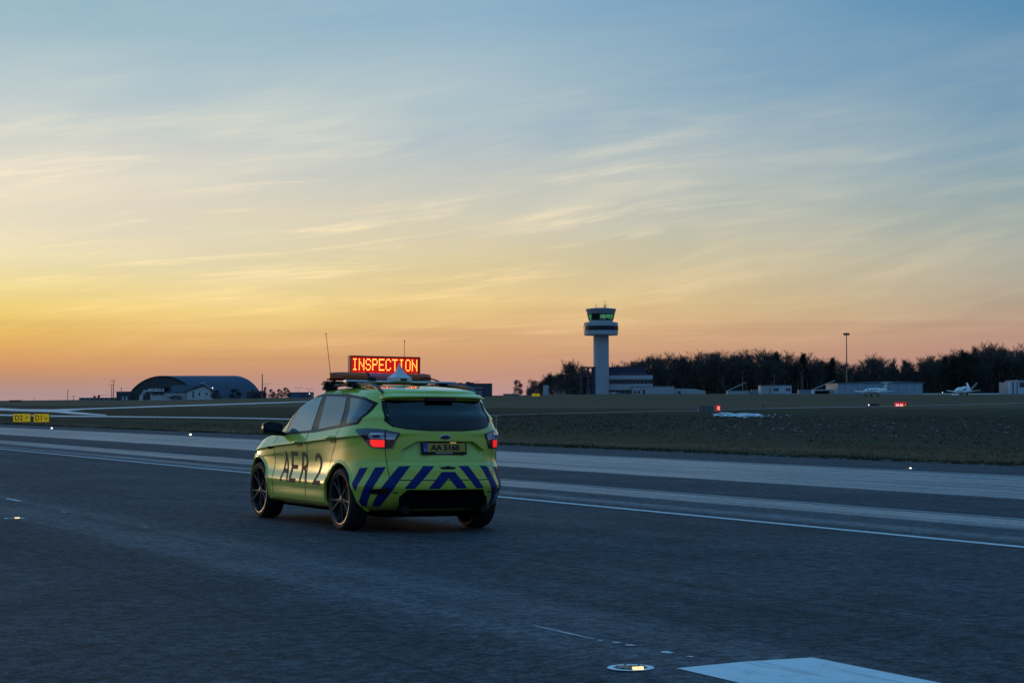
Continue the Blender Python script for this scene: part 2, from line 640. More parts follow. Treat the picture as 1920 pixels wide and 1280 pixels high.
def runway_sheet(name, t0, t1, s0, s1, m, lift):
    tb = sorted({t0, t1} | ({5.695} if t0 < 5.695 < t1 else set()))
    ss = np.linspace(s0, s1, max(2, int((s1 - s0) / 100) + 2))
    mb = MB()
    vs = [(t_, s, rwz(t_) + lift) for s in ss for t_ in tb]
    n = len(tb)
    mb.add(vs, [(i * n + j, i * n + j + 1, (i + 1) * n + j + 1, (i + 1) * n + j) for i in range(len(ss) - 1) for j in range(n - 1)])
    o = mb.build(name, m, fix=False)
    o.rotation_euler = (0, 0, YAW)
    return tag(o, kind='structure')


runway_sheet('runway', -24.3, 36.35, -1200, 2200, asphalt_material(), 0)
white_paint = paint_material('white_runway_paint', (.80, .82, .83), .68)
thin_paint = paint_material('thin_white_paint', (.72, .73, .74), .25)
runway_sheet('centre_line_marking', 5.262, 6.128, -21.5, 8.455, white_paint, .004)
runway_sheet('lane_edge_line', 13.36, 13.52, -300, 900, thin_paint, .004)
runway_sheet('seam_line', 17.14, 17.20, -300, 900, thin_paint, .004)
runway_sheet('runway_edge_line', 28.25, 28.45, -300, 900, paint_material('worn_edge_paint', (.45, .46, .48), .6), .004)

# scraps of old centre-line paint along the seam
scr = MB()
rs = random.Random(3)
for t_, s_, l_, w_ in [(5.47, 10.45, .75, .02), (5.50, 9.52, .05, .05), (5.51, 9.38, .06, .05), (5.53, 9.03, .09, .06), (5.55, 8.80, .05, .03), (5.47, 9.65, .04, .03),
                       (6.02, 28.2, .9, .10), (6.0, 21.0, .2, .02), (5.9, 24.4, .25, .03)]:
    n = 9
    up, dn = [], []
    for i in range(n):
        a = i / (n - 1)
        ww = w_ * (.35 + .65 * math.sin(math.pi * min(max(a, .08), .92))) * rs.uniform(.6, 1.1)
        off = rs.uniform(-.2, .2) * w_
        up.append((t_ + off + ww / 2, s_ - l_ * a))
        dn.append((t_ + off - ww / 2, s_ - l_ * a))
    vs = [(a, b_, rwz(a) + .0045) for a, b_ in up + dn]
    scr.add(vs, [(i, i + 1, n + i + 1, n + i) for i in range(n - 1)])
o = scr.build('paint_scraps', thin_paint, fix=False)
o.rotation_euler = (0, 0, YAW)
tag(o, kind='structure')


def strip_on_ground(name, top, bot, m, lift=.03, sub=10):
    """pale paving or track, laid on the ground between two edges"""
    def dense(pl):
        out = []
        for (x0, y0), (x1, y1) in zip(pl, pl[1:]):
            for i in range(sub):
                a = i / sub
                out.append((x0 + (x1 - x0) * a, y0 + (y1 - y0) * a))
        out.append(pl[-1])
        return out
    a, b_ = dense(top), dense(bot)
    n = len(a)
    vs = []
    K = 3
    for i in range(n):
        for k_ in range(K + 1):
            h = hit(a[i][0] + (b_[i][0] - a[i][0]) * k_ / K, a[i][1] + (b_[i][1] - a[i][1]) * k_ / K)
            vs.append(h + Vector((0, 0, lift)))
    fs = [(i * (K + 1) + j, (i + 1) * (K + 1) + j, (i + 1) * (K + 1) + j + 1, i * (K + 1) + j + 1) for i in range(n - 1) for j in range(K)]
    mb = MB()
    mb.add(vs, fs)
    return tag(mb.build(name, m, fix=True), kind='structure')


concrete = mat('pale_concrete', (.42, .42, .44), .45, var=.2, vscale=.05, spec=.5)
strip_on_ground('taxiway', [(-60, 762.5), (0, 764.6), (40, 767), (100, 767.4), (160, 765.6), (340, 759.6), (480, 755.2), (566, 752.6), (640, 750.6)],
                [(-60, 767), (0, 769.6), (40, 771.4), (100, 773.0), (160, 767.8), (340, 761.7), (480, 757.2), (566, 754.2), (640, 752.0)], concrete, .05)
strip_on_ground('taxiway_branch', [(101, 768.5), (125, 771.2), (160, 774.8), (200, 778.6)], [(101, 773.6), (125, 776.0), (160, 778.6), (200, 780.2)], concrete, .09, 4)
strip_on_ground('service_road', [(-60, 776), (0, 777), (94, 779), (200, 780.2), (323, 781.8), (468, 783.8), (600, 787)],
                [(-60, 778.6), (0, 779.6), (94, 781.6), (200, 782.4), (323, 783.6), (468, 785.6), (600, 788.8)], concrete, .05)
gravel = mat('pale_gravel', (.20, .19, .17), .9, var=.3, vscale=.3)
strip_on_ground('gravel_track', [(900, 778.6), (1169, 772.2), (1310, 769.6), (1420, 766.3), (1532, 763.6), (1699, 761.0), (1960, 754.6)],
                [(900, 779.5), (1169, 773.1), (1310, 770.5), (1420, 767.2), (1532, 764.9), (1699, 762.0), (1960, 755.6)], gravel, .04)
mb = MB()
vs = []
for s_ in range(150, 560, 20):
    for t_ in (332, 350, 400, 470):
        p_ = st(t_, s_)
        vs.append(p_ + Vector((0, 0, ground_at(p_.x, p_.y) + .06)))
mb.add(vs, [(i * 4 + j, i * 4 + j + 1, (i + 1) * 4 + j + 1, (i + 1) * 4 + j) for i in range(20) for j in range(3)])
tag(mb.build('apron', concrete), kind='structure')


# ------------------------------------------------------------------ the car (local frame: +x forward, +y left, rear axle at x=0)
WB, TR = 2.69, .345
PAINT = mat('lime_paint', (.53, .645, .065), .26, var=.03, vscale=2, coat=1.0, spec=.5)
BLACK = mat('black_plastic', (.006, .006, .007), .62, spec=.3, var=.2, vscale=8)
GLOSSBLACK = mat('gloss_black', (.007, .007, .009), .35, var=0, spec=.22)
PITCH_ = mat('unlit_black_plastic', (.003, .003, .0035), .9, var=0, spec=.06)
SEAM = mat('panel_gap', (.006, .007, .006), .9, var=0)
TINT = mat('tinted_glass', (.022, .032, .042), .03, var=0, spec=.5, coat=.75)
SKYTONE_GLASS = mat('front_side_glass_sky_tone', (.14, .245, .255), .03, var=0, spec=.5, coat=.55)  # opaque pane; brightness of the sky seen through it is put into the colour
REARGLASS = mat('rear_tinted_glass', (.004, .006, .010), .05, var=0, spec=.4, coat=.25)
BLUE = mat('blue_reflective_stripe', (.004, .020, .16), .5, var=.05, spec=.25)
LETTER = mat('dark_blue_lettering', (.024, .025, .045), .65, var=.05, spec=.12)
RUBBER = mat('tyre_rubber', (.014, .014, .015), .8, var=.2, vscale=20)
RIM = mat('dark_rim', (.022, .023, .025), .5, .2, var=.05)
LIP = mat('rim_lip', (.06, .06, .063), .35, .9, var=0)
CHROME = mat('chrome', (.7, .7, .72), .12, 1.0, var=0)


def car_levels():
    """(z as a function of x, rear end, front end, half width, rear rounding length, its power)"""
    def zc(v):
        return lambda x: v

    def zl(off):
        return lambda x: float(np.interp(x, [-1.0, 2.1, 2.6, 3.1, 3.6], [1.085, .893, .85, .77, .70])) + off

    def zbelt(x):
        return float(np.interp(x, [-1.0, 1.7, 2.3, 2.7, 3.05, 3.45], [1.245, 1.056, 1.01, .965, .90, .79]))

    def zbase(x):
        return float(np.interp(x, [-1.0, 1.7, 2.3, 3.5], [1.295, 1.10, 1.075, 1.07]))
    L = [(zc(.205), -.45, 3.15, 0.0, .8, 2.3), (zc(.215), -.55, 3.25, .74, .8, 2.3), (zc(.235), -.66, 3.33, .83, .8, 2.3), (zc(.27), -.76, 3.40, .885, .8, 2.3),
         (zc(.34), -.86, 3.46, .905, .8, 2.3), (zc(.42), -.92, 3.50, .904, .8, 2.3), (zc(.465), -.945, 3.53, .911, .8, 2.3), (zc(.505), -.957, 3.545, .915, .8, 2.3),
         (zc(.56), -.957, 3.55, .902, .8, 2.3), (zc(.615), -.95, 3.55, .886, .8, 2.3), (zc(.68), -.945, 3.545, .878, .8, 2.3), (zc(.735), -.93, 3.53, .877, .8, 2.3),
         (zc(.785), -.905, 3.51, .880, .8, 2.3), (zl(-.09), -.895, 3.48, .888, .8, 2.3), (zl(-.014), -.890, 3.42, .893, .8, 2.3), (zl(.010), -.888, 3.40, .914, .8, 2.3),
         (zl(.060), -.880, 3.36, .894, .8, 2.3), (zbelt, -.850, 3.30, .858, .78, 2.3), (zbase, -.825, 2.32, .842, .72, 2.35),
         (zc(1.335), -.755, 1.99, .774, .64, 2.45), (zc(1.42), -.700, 1.77, .739, .60, 2.5), (zc(1.50), -.650, 1.54, .700, .58, 2.6),
         (lambda x: 1.555 - .05 * max(0, (-.1 - x) / .55) ** 2 - .03 * max(0, (x - .9) / .5) ** 2, -.64, 1.37, .648, .5, 2.6),
         (lambda x: 1.598 - .055 * max(0, (.1 - x) / .75) ** 2 - .05 * max(0, (x - .6) / .6) ** 2, -.63, 1.24, .53, .4, 2.6),
         (lambda x: 1.622 - .065 * max(0, (.2 - x) / .83) ** 2 - .06 * max(0, (x - .5) / .6) ** 2, -.625, 1.14, .28, .3, 2.4),
         (lambda x: 1.628 - .066 * max(0, (.2 - x) / .83) ** 2 - .06 * max(0, (x - .5) / .6) ** 2, -.62, 1.10, 0.0, .3, 2.4)]
    return L


def pchip(ys, sub):
    """monotone cubic through rows of a control array"""
    n = len(ys)
    d = ys[1:] - ys[:-1]
    m = np.zeros_like(ys)
    prod = d[1:] * d[:-1]
    with np.errstate(divide='ignore', invalid='ignore'):
        h = np.where(prod > 0, 2 * prod / (d[1:] + d[:-1]), 0)
    m[1:-1] = np.nan_to_num(h)
    m[0], m[-1] = d[0], d[-1]
    out = []
    for i in range(n - 1):
        for j in range(sub):
            t = j / sub
            h00, h10, h01, h11 = 2 * t ** 3 - 3 * t * t + 1, t ** 3 - 2 * t * t + t, -2 * t ** 3 + 3 * t * t, t ** 3 - t * t
            out.append(h00 * ys[i] + h10 * m[i] + h01 * ys[i + 1] + h11 * m[i + 1])
    out.append(ys[-1])
    return np.array(out)


def car_body_mesh():
    NR, NS, NF = 24, 46, 16
    rows = []
    for zf, xr, xf, w, lr, n in car_levels():
        lf, nf = (.85, 2.3) if xf > 2.5 else (.36, 2.4)
        pts = []
        for i in range(NR):
            th = (i / NR) * math.pi / 2
            pts.append((xr + lr * (1 - math.cos(th) ** (2 / n)), w * math.sin(th) ** (2 / n)))
        for i in range(NS):
            pts.append((xr + lr + (xf - lf - xr - lr) * i / NS, w))
        for i in range(NF + 1):
            th = (1 - i / NF) * math.pi / 2
            pts.append((xf - lf * (1 - max(math.cos(th), 0) ** (2 / nf)), w * max(math.sin(th), 0) ** (2 / nf)))
        rows.append([(x, y, zf(x)) for x, y in pts])
    A = pchip(np.array(rows), 3)
    # wheel haunches
    for xw, b, sx in ((0.0, .034, .52), (WB, .036, .50)):
        wgt = np.exp(-(((A[..., 0] - xw) / sx) ** 2 + ((A[..., 2] - .58) / .27) ** 2)) * (A[..., 2] < 1.15)
        A[..., 1] += b * wgt * np.clip(A[..., 1] / .5, 0, 1) ** 2
    # long scoop in the doors
    J, N = A.shape[:2]
    vs = [tuple(p) for row in A for p in row]
    fs = []
    for j in range(J - 1):
        for i in range(N - 1):
            fs.append((j * N + i, (j + 1) * N + i, (j + 1) * N + i + 1, j * N + i + 1))
    k = len(vs)
    vs += [(x, -y, z) for x, y, z in vs]
    fs += [tuple(q + k for q in reversed(f)) for f in fs]
    bm = bmesh.new()
    bv = [bm.verts.new(v) for v in vs]
    for f in fs:
        try:
            bm.faces.new([bv[i] for i in f])
        except ValueError:
            pass
    bmesh.ops.remove_doubles(bm, verts=bm.verts, dist=1e-5)
    bmesh.ops.dissolve_degenerate(bm, dist=1e-5, edges=bm.edges)
    bmesh.ops.recalc_face_normals(bm, faces=bm.faces)
    me = bpy.data.meshes.new('body')
    bm.to_mesh(me)
    bm.free()
    return me


def cut(me, cutters):
    ob = bpy.data.objects.new('body_work', me)
    COL.objects.link(ob)
    tmp = []
    for c in cutters:
        co = c.build('cutter', [])
        tmp.append(co)
        md = ob.modifiers.new('cut', 'BOOLEAN')
        md.operation = 'DIFFERENCE'
        md.solver = 'EXACT'
        md.object = co
    bpy.context.view_layer.update()
    dg = bpy.context.evaluated_depsgraph_get()
    out = bpy.data.meshes.new_from_object(ob.evaluated_get(dg))
    for o_ in tmp + [ob]:
        d_ = o_.data
        bpy.data.objects.remove(o_)
        bpy.data.meshes.remove(d_)
    return out


ARCH = .398
car_me = car_body_mesh()
cutters = []
for xw in (0.0, WB):
    for sgn in (1, -1):
        c_ = MB()
        Mx = Matrix.Translation((xw, 0, TR)) @ Matrix.Rotation(R(90), 4, 'X')
        c_.lathe([(0, -.60 * sgn), (ARCH, -.60 * sgn), (ARCH, -1.3 * sgn), (0, -1.3 * sgn)], 64, Mx)
        cutters.append(c_)
# recess under the rear bumper, and the number-plate pocket in the tailgate
c_ = MB()
prof = [(-.66, .10), (-.60, .29), (-.46, .478), (.46, .478), (.60, .29), (.66, .10)]
My = Matrix(((0, 0, 1, 0), (1, 0, 0, 0), (0, 1, 0, 0), (0, 0, 0, 1)))
c_.prism(prof, -1.2, -.80, My)
cutters.append(c_)
_pre = bmesh.new()
_pre.from_mesh(car_me)
PREBVH = BVHTree.FromBMesh(_pre)
_pre.free()


def rear_x(y, z):
    return PREBVH.ray_cast(Vector((-4, y, z)), Vector((1, 0, 0)))[0].x


c_ = MB()
ys_ = [-.50, -.46, -.42, -.38, -.335] + [-.335 + .67 * i / 10 for i in range(1, 10)] + [.335, .38, .42, .46, .50]
vs, nr_ = [], 5
for y_ in ys_:
    zt_ = .905 + .10 * min(1, (.505 - abs(y_)) / .165)
    vs.append((-1.15, y_, zt_))
    vs.append((rear_x(y_, zt_) + (.050 if abs(y_) < .49 else .02), y_, zt_))
    vs.append((rear_x(y_, .87) + (.034 if abs(y_) < .49 else .01), y_, .87))
    vs.append((rear_x(y_, .80) - .004, y_, .80))
    vs.append((-1.15, y_, .80))
m_ = len(ys_)
c_.add(vs, [(i * nr_ + j, i * nr_ + (j + 1) % nr_, (i + 1) * nr_ + (j + 1) % nr_, (i + 1) * nr_ + j) for i in range(m_ - 1) for j in range(nr_)] + [tuple(range(nr_)), tuple(range((m_ - 1) * nr_, m_ * nr_))])
cutters.append(c_)
car_me = cut(car_me, cutters)
_bm = bmesh.new()
_bm.from_mesh(car_me)
bmesh.ops.triangulate(_bm, faces=[f for f in _bm.faces if len(f.verts) > 4])
CARBVH = BVHTree.FromBMesh(_bm)
_bm.to_mesh(car_me)
_bm.free()
car_loc = st(*ts(Vector((CXR, CYR, 0))), rwz(ts(Vector((CXR, CYR, 0)))[0]))
# ---- END BODY
car = thing('airport_inspection_car', 'lime yellow inspection car with blue rear stripes and lit red roof sign on the runway', 'car', car_loc)
car.rotation_euler = (.015, 0, YAW + math.pi / 2)
Q2 = math.sqrt(.5)


def proj_ray(axis, a, b):
    if axis == 'L':
        return Vector((a, 3, b)), Vector((0, -1, 0))
    if axis == 'R':
        return Vector((a, -3, b)), Vector((0, 1, 0))
    if axis == 'B':
        return Vector((-4, a, b)), Vector((1, 0, 0))
    if axis == 'F':
        return Vector((7, a, b)), Vector((-1, 0, 0))
    if axis == 'CL':
        return Vector(((a - 3) * Q2, (a + 3) * Q2, b)), Vector((Q2, -Q2, 0))
    if axis == 'CR':
        return Vector(((a - 3) * Q2, -(a + 3) * Q2, b)), Vector((Q2, Q2, 0))
    if axis == 'T':
        return Vector((a, b, 4)), Vector((0, 0, -1))


def patch(name, shape, axis, off, m, parent, h=.04, skirt=None, bvh=None, smooth=True):
    """a panel that follows the bodywork: a flat outline laid on the body along one direction"""
    bvh = bvh or CARBVH
    bm = bmesh.new()
    if isinstance(shape, tuple):
        vs = [bm.verts.new((p[0], p[1], 0)) for p in shape[0]]
        for f in shape[1]:
            try:
                bm.faces.new([vs[i] for i in f])
            except ValueError:
                pass
    else:
        polys = shape if isinstance(shape[0][0], (tuple, list)) else [shape]
        for pl in polys:
            bm.faces.new([bm.verts.new((p[0], p[1], 0)) for p in pl])
    bm.normal_update()
    bmesh.ops.triangulate(bm, faces=bm.faces)
    for _ in range(6):
        es = [e for e in bm.edges if e.calc_length() > h]
        if not es:
            break
        bmesh.ops.subdivide_edges(bm, edges=es, cuts=1)
        bmesh.ops.triangulate(bm, faces=[f for f in bm.faces if len(f.verts) > 3])
    if skirt is None:
        skirt = off >= .003
    base = {}
    last = None
    for v in bm.verts:
        o_, d_ = proj_ray(axis, v.co.x, v.co.y)
        hp, hn, _i, _d = bvh.ray_cast(o_, d_)
        if hp is None:
            hp, hn = (last[0] if last else o_ + d_ * 2.2), -d_
            q = bvh.find_nearest(o_ + d_ * 2.2)
            hp = q[0]
        if hn.dot(d_) > 0:
            hn = -hn
        last = (hp, hn)
        base[v] = (hp.copy(), (hn * .6 - d_ * .4).normalized())
    for v in bm.verts:
        v.co = base[v][0] + base[v][1] * off
    if skirt:
        be = [e for e in bm.edges if len(e.link_faces) == 1]
        low = {}
        for e in be:
            for v in e.verts:
                if v not in low:
                    low[v] = bm.verts.new(base[v][0] - base[v][1] * .004)
        for e in be:
            a, b_ = e.verts
            bm.faces.new((a, b_, low[b_], low[a]))
    bmesh.ops.recalc_face_normals(bm, faces=bm.faces)
    # outward
    d_ = proj_ray(axis, 0, 0)[1]
    if sum((f.normal.dot(d_) * f.calc_area() for f in bm.faces)) > 0:
        bmesh.ops.reverse_faces(bm, faces=bm.faces)
    me = bpy.data.meshes.new(name)
    bm.to_mesh(me)
    bm.free()
    me.materials.append(m)
    smooth_mesh(me, 40)
    return link(name, me, parent)


def line_patch(name, pts, axis, w, m, parent, off=.0015, h=.05):
    polys = []
    for (a, b_), (c, d_) in zip(pts, pts[1:]):
        dx, dy = c - a, d_ - b_
        L_ = math.hypot(dx, dy)
        nx, ny = -dy / L_ * w / 2, dx / L_ * w / 2
        polys.append([(a + nx, b_ + ny), (c + nx, d_ + ny), (c - nx, d_ - ny), (a - nx, b_ - ny)])
    return patch(name, polys, axis, off, m, parent, h, skirt=False)


def belt_z(x):
    return float(np.interp(x, [-1.0, 1.7, 2.3], [1.245, 1.056, 1.01]))


def split_body(me):
    """cut the shell along its panel gaps into bonnet, doors, tailgate, bumpers and the rest"""
    bm = bmesh.new()
    bm.from_mesh(me)
    # which faces line the wheel wells and the recess
    def cutp(co, no, sel):
        fs = [f for f in bm.faces if sel(f.calc_center_median())]
        geo = set(fs)
        for f in fs:
            geo.update(f.edges)
            geo.update(f.verts)
        bmesh.ops.bisect_plane(bm, geom=list(geo), plane_co=co, plane_no=no, dist=1e-5)
    side = lambda c: abs(c.y) > .55 and .15 < c.z < 1.3
    cutp((2.14, 0, 0), (1, 0, 0), side)
    cutp((1.05, 0, 0), (1, 0, 0), side)
    cutp((.37, 0, 0), (1, 0, 0), side)
    cutp((0, 0, .275), (0, 0, 1), lambda c: abs(c.y) > .55 and 0 < c.x < 2.4)
    cutp((1.7, 0, 1.046), (.07, 0, 1), lambda c: abs(c.y) > .55 and .2 < c.x < 2.3 and .8 < c.z < 1.3)
    rear = lambda c: c.x < -.30
    cutp((0, .64, 0), (0, 1, 0), lambda c: rear(c) and c.y > .4)
    cutp((0, -.64, 0), (0, 1, 0), lambda c: rear(c) and c.y < -.4)
    cutp((0, 0, .583), (0, 0, 1), rear)
    cutp((0, 0, .742), (0, 0, 1), rear)
    cutp((0, 0, 1.50), (0, 0, 1), lambda c: rear(c) and c.z > 1.3)
    cutp((-.385, 0, 0), (1, 0, 0), lambda c: c.z < 1.0)
    cutp((0, .72, 0), (0, 1, 0), lambda c: c.x > 2.1 and c.z > .7 and c.y > .5)
    cutp((0, -.72, 0), (0, 1, 0), lambda c: c.x > 2.1 and c.z > .7 and c.y < -.5)
    cutp((2.33, 0, 0), (1, 0, 0), lambda c: c.z > .8)
    cutp((0, 0, .66), (0, 0, 1), lambda c: c.x > 2.9)
    cutp((3.08, 0, 0), (1, 0, 0), lambda c: c.z < .75)
    bm.faces.ensure_lookup_table()
    groups = {}
    for f in bm.faces:
        c = f.calc_center_median()
        well = False
        for xw in (0, WB):
            r = math.hypot(c.x - xw, c.z - TR)
            if r < ARCH + .004 and abs(c.y) > .59 and (abs(abs(c.y) - .6) < .004 or abs(r - ARCH) < .006 and abs(f.normal.y) < .35):
                well = True
        recess = (c.x > -.86 and c.x < -.7 and abs(c.y) < .67 and c.z < .48 and (abs(c.x + .80) < .003 or abs(f.normal.x) < .2)) or (abs(c.x + .80) < .003 and c.z < .5)
        if well or c.z < .222 or (recess and c.x < -.6):
            k = 'liner'
        elif c.x < -.40 and abs(c.y) < .64 and .583 < c.z < 1.50:
            k = 'tailgate'
        elif c.x < -.385 and c.z < .742:
            k = 'rear_bumper'
        elif c.x > 3.08 and c.z < .66 or (c.x > 3.3 and c.z < .66):
            k = 'front_bumper'
        elif c.x > 2.33 and abs(c.y) < .72 and c.z > .66:
            k = 'bonnet'
        elif abs(c.y) > .55 and .275 < c.z < 1.046 + .07 * (1.7 - c.x) and 1.05 < c.x < 2.14:
            k = 'front_door' + ('L' if c.y > 0 else 'R')
        elif abs(c.y) > .55 and .275 < c.z < 1.046 + .07 * (1.7 - c.x) and .37 < c.x < 1.05:
            k = 'rear_door' + ('L' if c.y > 0 else 'R')
        else:
            k = 'body_shell'
        groups.setdefault(k, []).append(f.index)
    out = {}
    for k, ids in groups.items():
        b2 = bm.copy()
        b2.faces.ensure_lookup_table()
        keep = set(ids)
        bmesh.ops.delete(b2, geom=[f for f in b2.faces if f.index not in keep], context='FACES')
        m2 = bpy.data.meshes.new(k)
        b2.to_mesh(m2)
        b2.free()
        m2.materials.clear()
        m2.materials.append(PITCH_ if k == 'liner' else PAINT)
        smooth_mesh(m2, 28)
        nm = {'liner': 'underbody', 'front_doorL': 'front_door', 'front_doorR': 'front_door', 'rear_doorL': 'rear_door', 'rear_doorR': 'rear_door'}.get(k, k)
        out[k] = link(nm, m2, car)
    bm.free()
    return out


panels = split_body(car_me)
tailgate, shell, bumper = panels['tailgate'], panels['body_shell'], panels['rear_bumper']

# side glass, trims, handles, gaps, lettering on both flanks
GL_F = [(1.80, 1.062), (1.765, 1.20), (1.60, 1.372), (1.36, 1.458), (1.03, 1.495), (1.0, 1.31), (.985, 1.10)]
GL_R = [(.90, 1.495), (.27, 1.482), (.085, 1.172), (.75, 1.112)]
GL_Q = [(.135, 1.475), (-.25, 1.452), (-.43, 1.405), (-.40, 1.30), (-.325, 1.205), (-.10, 1.182)]
TRIM = [(1.88, 1.035), (1.83, 1.20), (1.64, 1.405), (1.38, 1.492), (1.03, 1.527), (.3, 1.520), (-.25, 1.482), (-.475, 1.42), (-.44, 1.29), (-.35, 1.182), (-.05, 1.150), (.85, 1.078)]
for ax, sg in (('L', 1), ('R', -1)):
    fd, rd = panels['front_door' + ax], panels['rear_door' + ax]
    patch('window_trim', TRIM, ax, .003, GLOSSBLACK, shell, .05)
    patch('window', GL_F, ax, .0065, SKYTONE_GLASS, fd, .06)
    patch('window', GL_R, ax, .0065, TINT, rd, .06)
    patch('quarter_window', GL_Q, ax, .0065, TINT, shell, .06)
    line_patch('panel_gap', [(2.14, .30), (2.14, .93), (2.10, 1.02)], ax, .012, SEAM, shell)
    line_patch('panel_gap', [(1.05, .275), (1.05, 1.07)], ax, .012, SEAM, shell)
    line_patch('panel_gap', [(.37, .275), (.37, .50), (.34, .66), (.25, .82), (.12, 1.0), (.08, 1.13)], ax, .008, SEAM, shell)
    line_patch('panel_gap', [(2.14, .276), (.37, .276)], ax, .008, SEAM, shell)
    line_patch('door_crease', [(2.12, .385), (1.05, .445), (.36, .485)], ax, .010, PAINT, shell, .006)
    for dx, dz, par in ((1.287, .950, fd), (.215, 1.018, shell)):
        mb = MB()
        o_, d_ = proj_ray(ax, dx, dz)
        hp = CARBVH.ray_cast(o_, d_)[0]
        mb.tube([hp + Vector((.10, -.005 * sg, 0)), hp + Vector((.08, .030 * sg, .006)), hp + Vector((0, .042 * sg, .012)), hp + Vector((-.08, .032 * sg, .012)), hp + Vector((-.11, -.005 * sg, .012))],
                [.012, .017, .018, .018, .014], 10, .9)
        mb.build('door_handle', PAINT, par, smooth=50)
        patch('handle_pocket_shade', [(dx + .085, dz - .035), (dx + .05, dz - .055), (dx - .05, dz - .05), (dx - .09, dz - .02), (dx - .085, dz + .03), (dx + .08, dz + .025)], ax, .0012, mat('shaded_pocket_lime', (.16, .21, .02), .5), par, .05, skirt=False)  # flat patch; the hollow's shade is painted as a darker lime
    # side vent on the wing
    patch('side_vent', [(2.32, .855), (2.33, .885), (2.17, .895), (2.18, .872)], ax, .008, GLOSSBLACK, shell)
    # lettering on the doors
    for ch, x0, x1 in (('A', 1.885, 1.615), ('E', 1.585, 1.36), ('R', 1.235, .965), ('2', .80, .535)):
        v2, f2 = text_mesh(ch, 1, 1, .004)
        if sg > 0:
            v2 = [(x0 + (x1 - x0) * a, .478 + .365 * b_) for a, b_ in v2]
        else:
            v2 = [(2.42 - x0 + (x0 - x1) * a, .478 + .365 * b_) for a, b_ in v2]
        patch('letter', (v2, f2), ax, .0022, LETTER, car, .035, skirt=False)
    # arch lips
    for xw in (0.0, WB):
        mb = MB()
        pr_ = []
        n = 40
        a0, a1 = (R(-16), R(192)) if xw else (R(-12), R(196))
        vs = []
        for i in range(n + 1):
            an = a0 + (a1 - a0) * i / n
            for rr, oo in ((ARCH - .004, -.02), (ARCH - .002, .006), (ARCH + .010, .011), (ARCH + .026, .009), (ARCH + .036, .003), (ARCH + .044, -.004)):
                x_, z_ = xw + rr * math.cos(an), TR + rr * math.sin(an)
                ox, zz = xw + (ARCH + .05) * math.cos(an), TR + (ARCH + .05) * math.sin(an)
                o_, d_ = proj_ray(ax, x_ if rr > ARCH + .006 else xw + (ARCH + .012) * math.cos(an), max(z_ if rr > ARCH + .006 else TR + (ARCH + .012) * math.sin(an), .25))
                hp = CARBVH.ray_cast(o_, d_)[0]
                yy = abs(hp.y) if hp is not None and abs(hp.y) > .7 else .86
                vs.append((x_, sg * (yy + oo), z_))
        mb.add(vs, [(i * 6 + j, i * 6 + j + 1, (i + 1) * 6 + j + 1, (i + 1) * 6 + j) for i in range(n) for j in range(5)])
        mb.build('wheel_arch', PAINT, shell, smooth=35)
    # door mirror
    mir = MB()
    Mm = Matrix.Translation((1.90, sg * 1.02, 1.115))
    ring = []
    K = 14
    prof_ = [(-.045, .86), (-.035, 1.0), (.0, 1.0), (.05, .93), (.10, .66), (.125, .25)]
    for px_, sc_ in prof_:
        for i in range(K):
            an = 2 * math.pi * i / K
            ca, sa = math.cos(an), math.sin(an)
            yy = .125 * abs(ca) ** .6 * (1 if ca > 0 else -1) * sc_
            zz = .080 * abs(sa) ** .6 * (1 if sa > 0 else -1) * sc_ - (.012 if ca < 0 else 0)
            ring.append(Mm @ Vector((px_, sg * yy, zz)))
    nr_ = len(prof_)
    fcs = [(i * K + j, i * K + (j + 1) % K, (i + 1) * K + (j + 1) % K, (i + 1) * K + j) for i in range(nr_ - 1) for j in range(K)]
    fcs += [tuple(range(K)), tuple(range((nr_ - 1) * K, nr_ * K))]
    mir.add(ring, fcs)
    mir.bar((1.90, sg * .86, 1.045), (1.91, sg * .95, 1.055), .028, .03, 8)
    mo = mir.build('door_mirror', GLOSSBLACK, car, smooth=40)
    mg = MB()
    mg.prism([(sg * (.105 * abs(math.cos(a_)) ** .6 * (1 if math.cos(a_) > 0 else -1)), .064 * abs(math.sin(a_)) ** .6 * (1 if math.sin(a_) > 0 else -1)) for a_ in np.linspace(0, 2 * math.pi, 15)[:-1]],
             -.003, .001, Matrix.Translation((1.850, sg * 1.02, 1.112)) @ Matrix(((0, 0, -1, 0), (1, 0, 0, 0), (0, 1, 0, 0), (0, 0, 0, 1))))
    mg.build('mirror_glass', mat('mirror_glass', (.05, .065, .085), .06, 1.0, var=0), mo)

# windscreen, headlights, grille (seen from other positions)
patch('windscreen', [(-.60, 1.13), (-.50, 1.50), (.50, 1.50), (.60, 1.13)], 'F', .004, TINT, shell, .1)
for sg in (1, -1):
    patch('headlight', [(sg * .45, .76), (sg * .80, .80), (sg * .80, .70), (sg * .50, .67)], 'F', .006, mat('headlight_lens', (.5, .52, .55), .08, .3, var=0, coat=1), car, .06)
patch('grille', [(-.42, .50), (-.42, .72), (.42, .72), (.42, .50), (.36, .42), (-.36, .42)], 'F', .006, BLACK, panels['front_bumper'], .08)

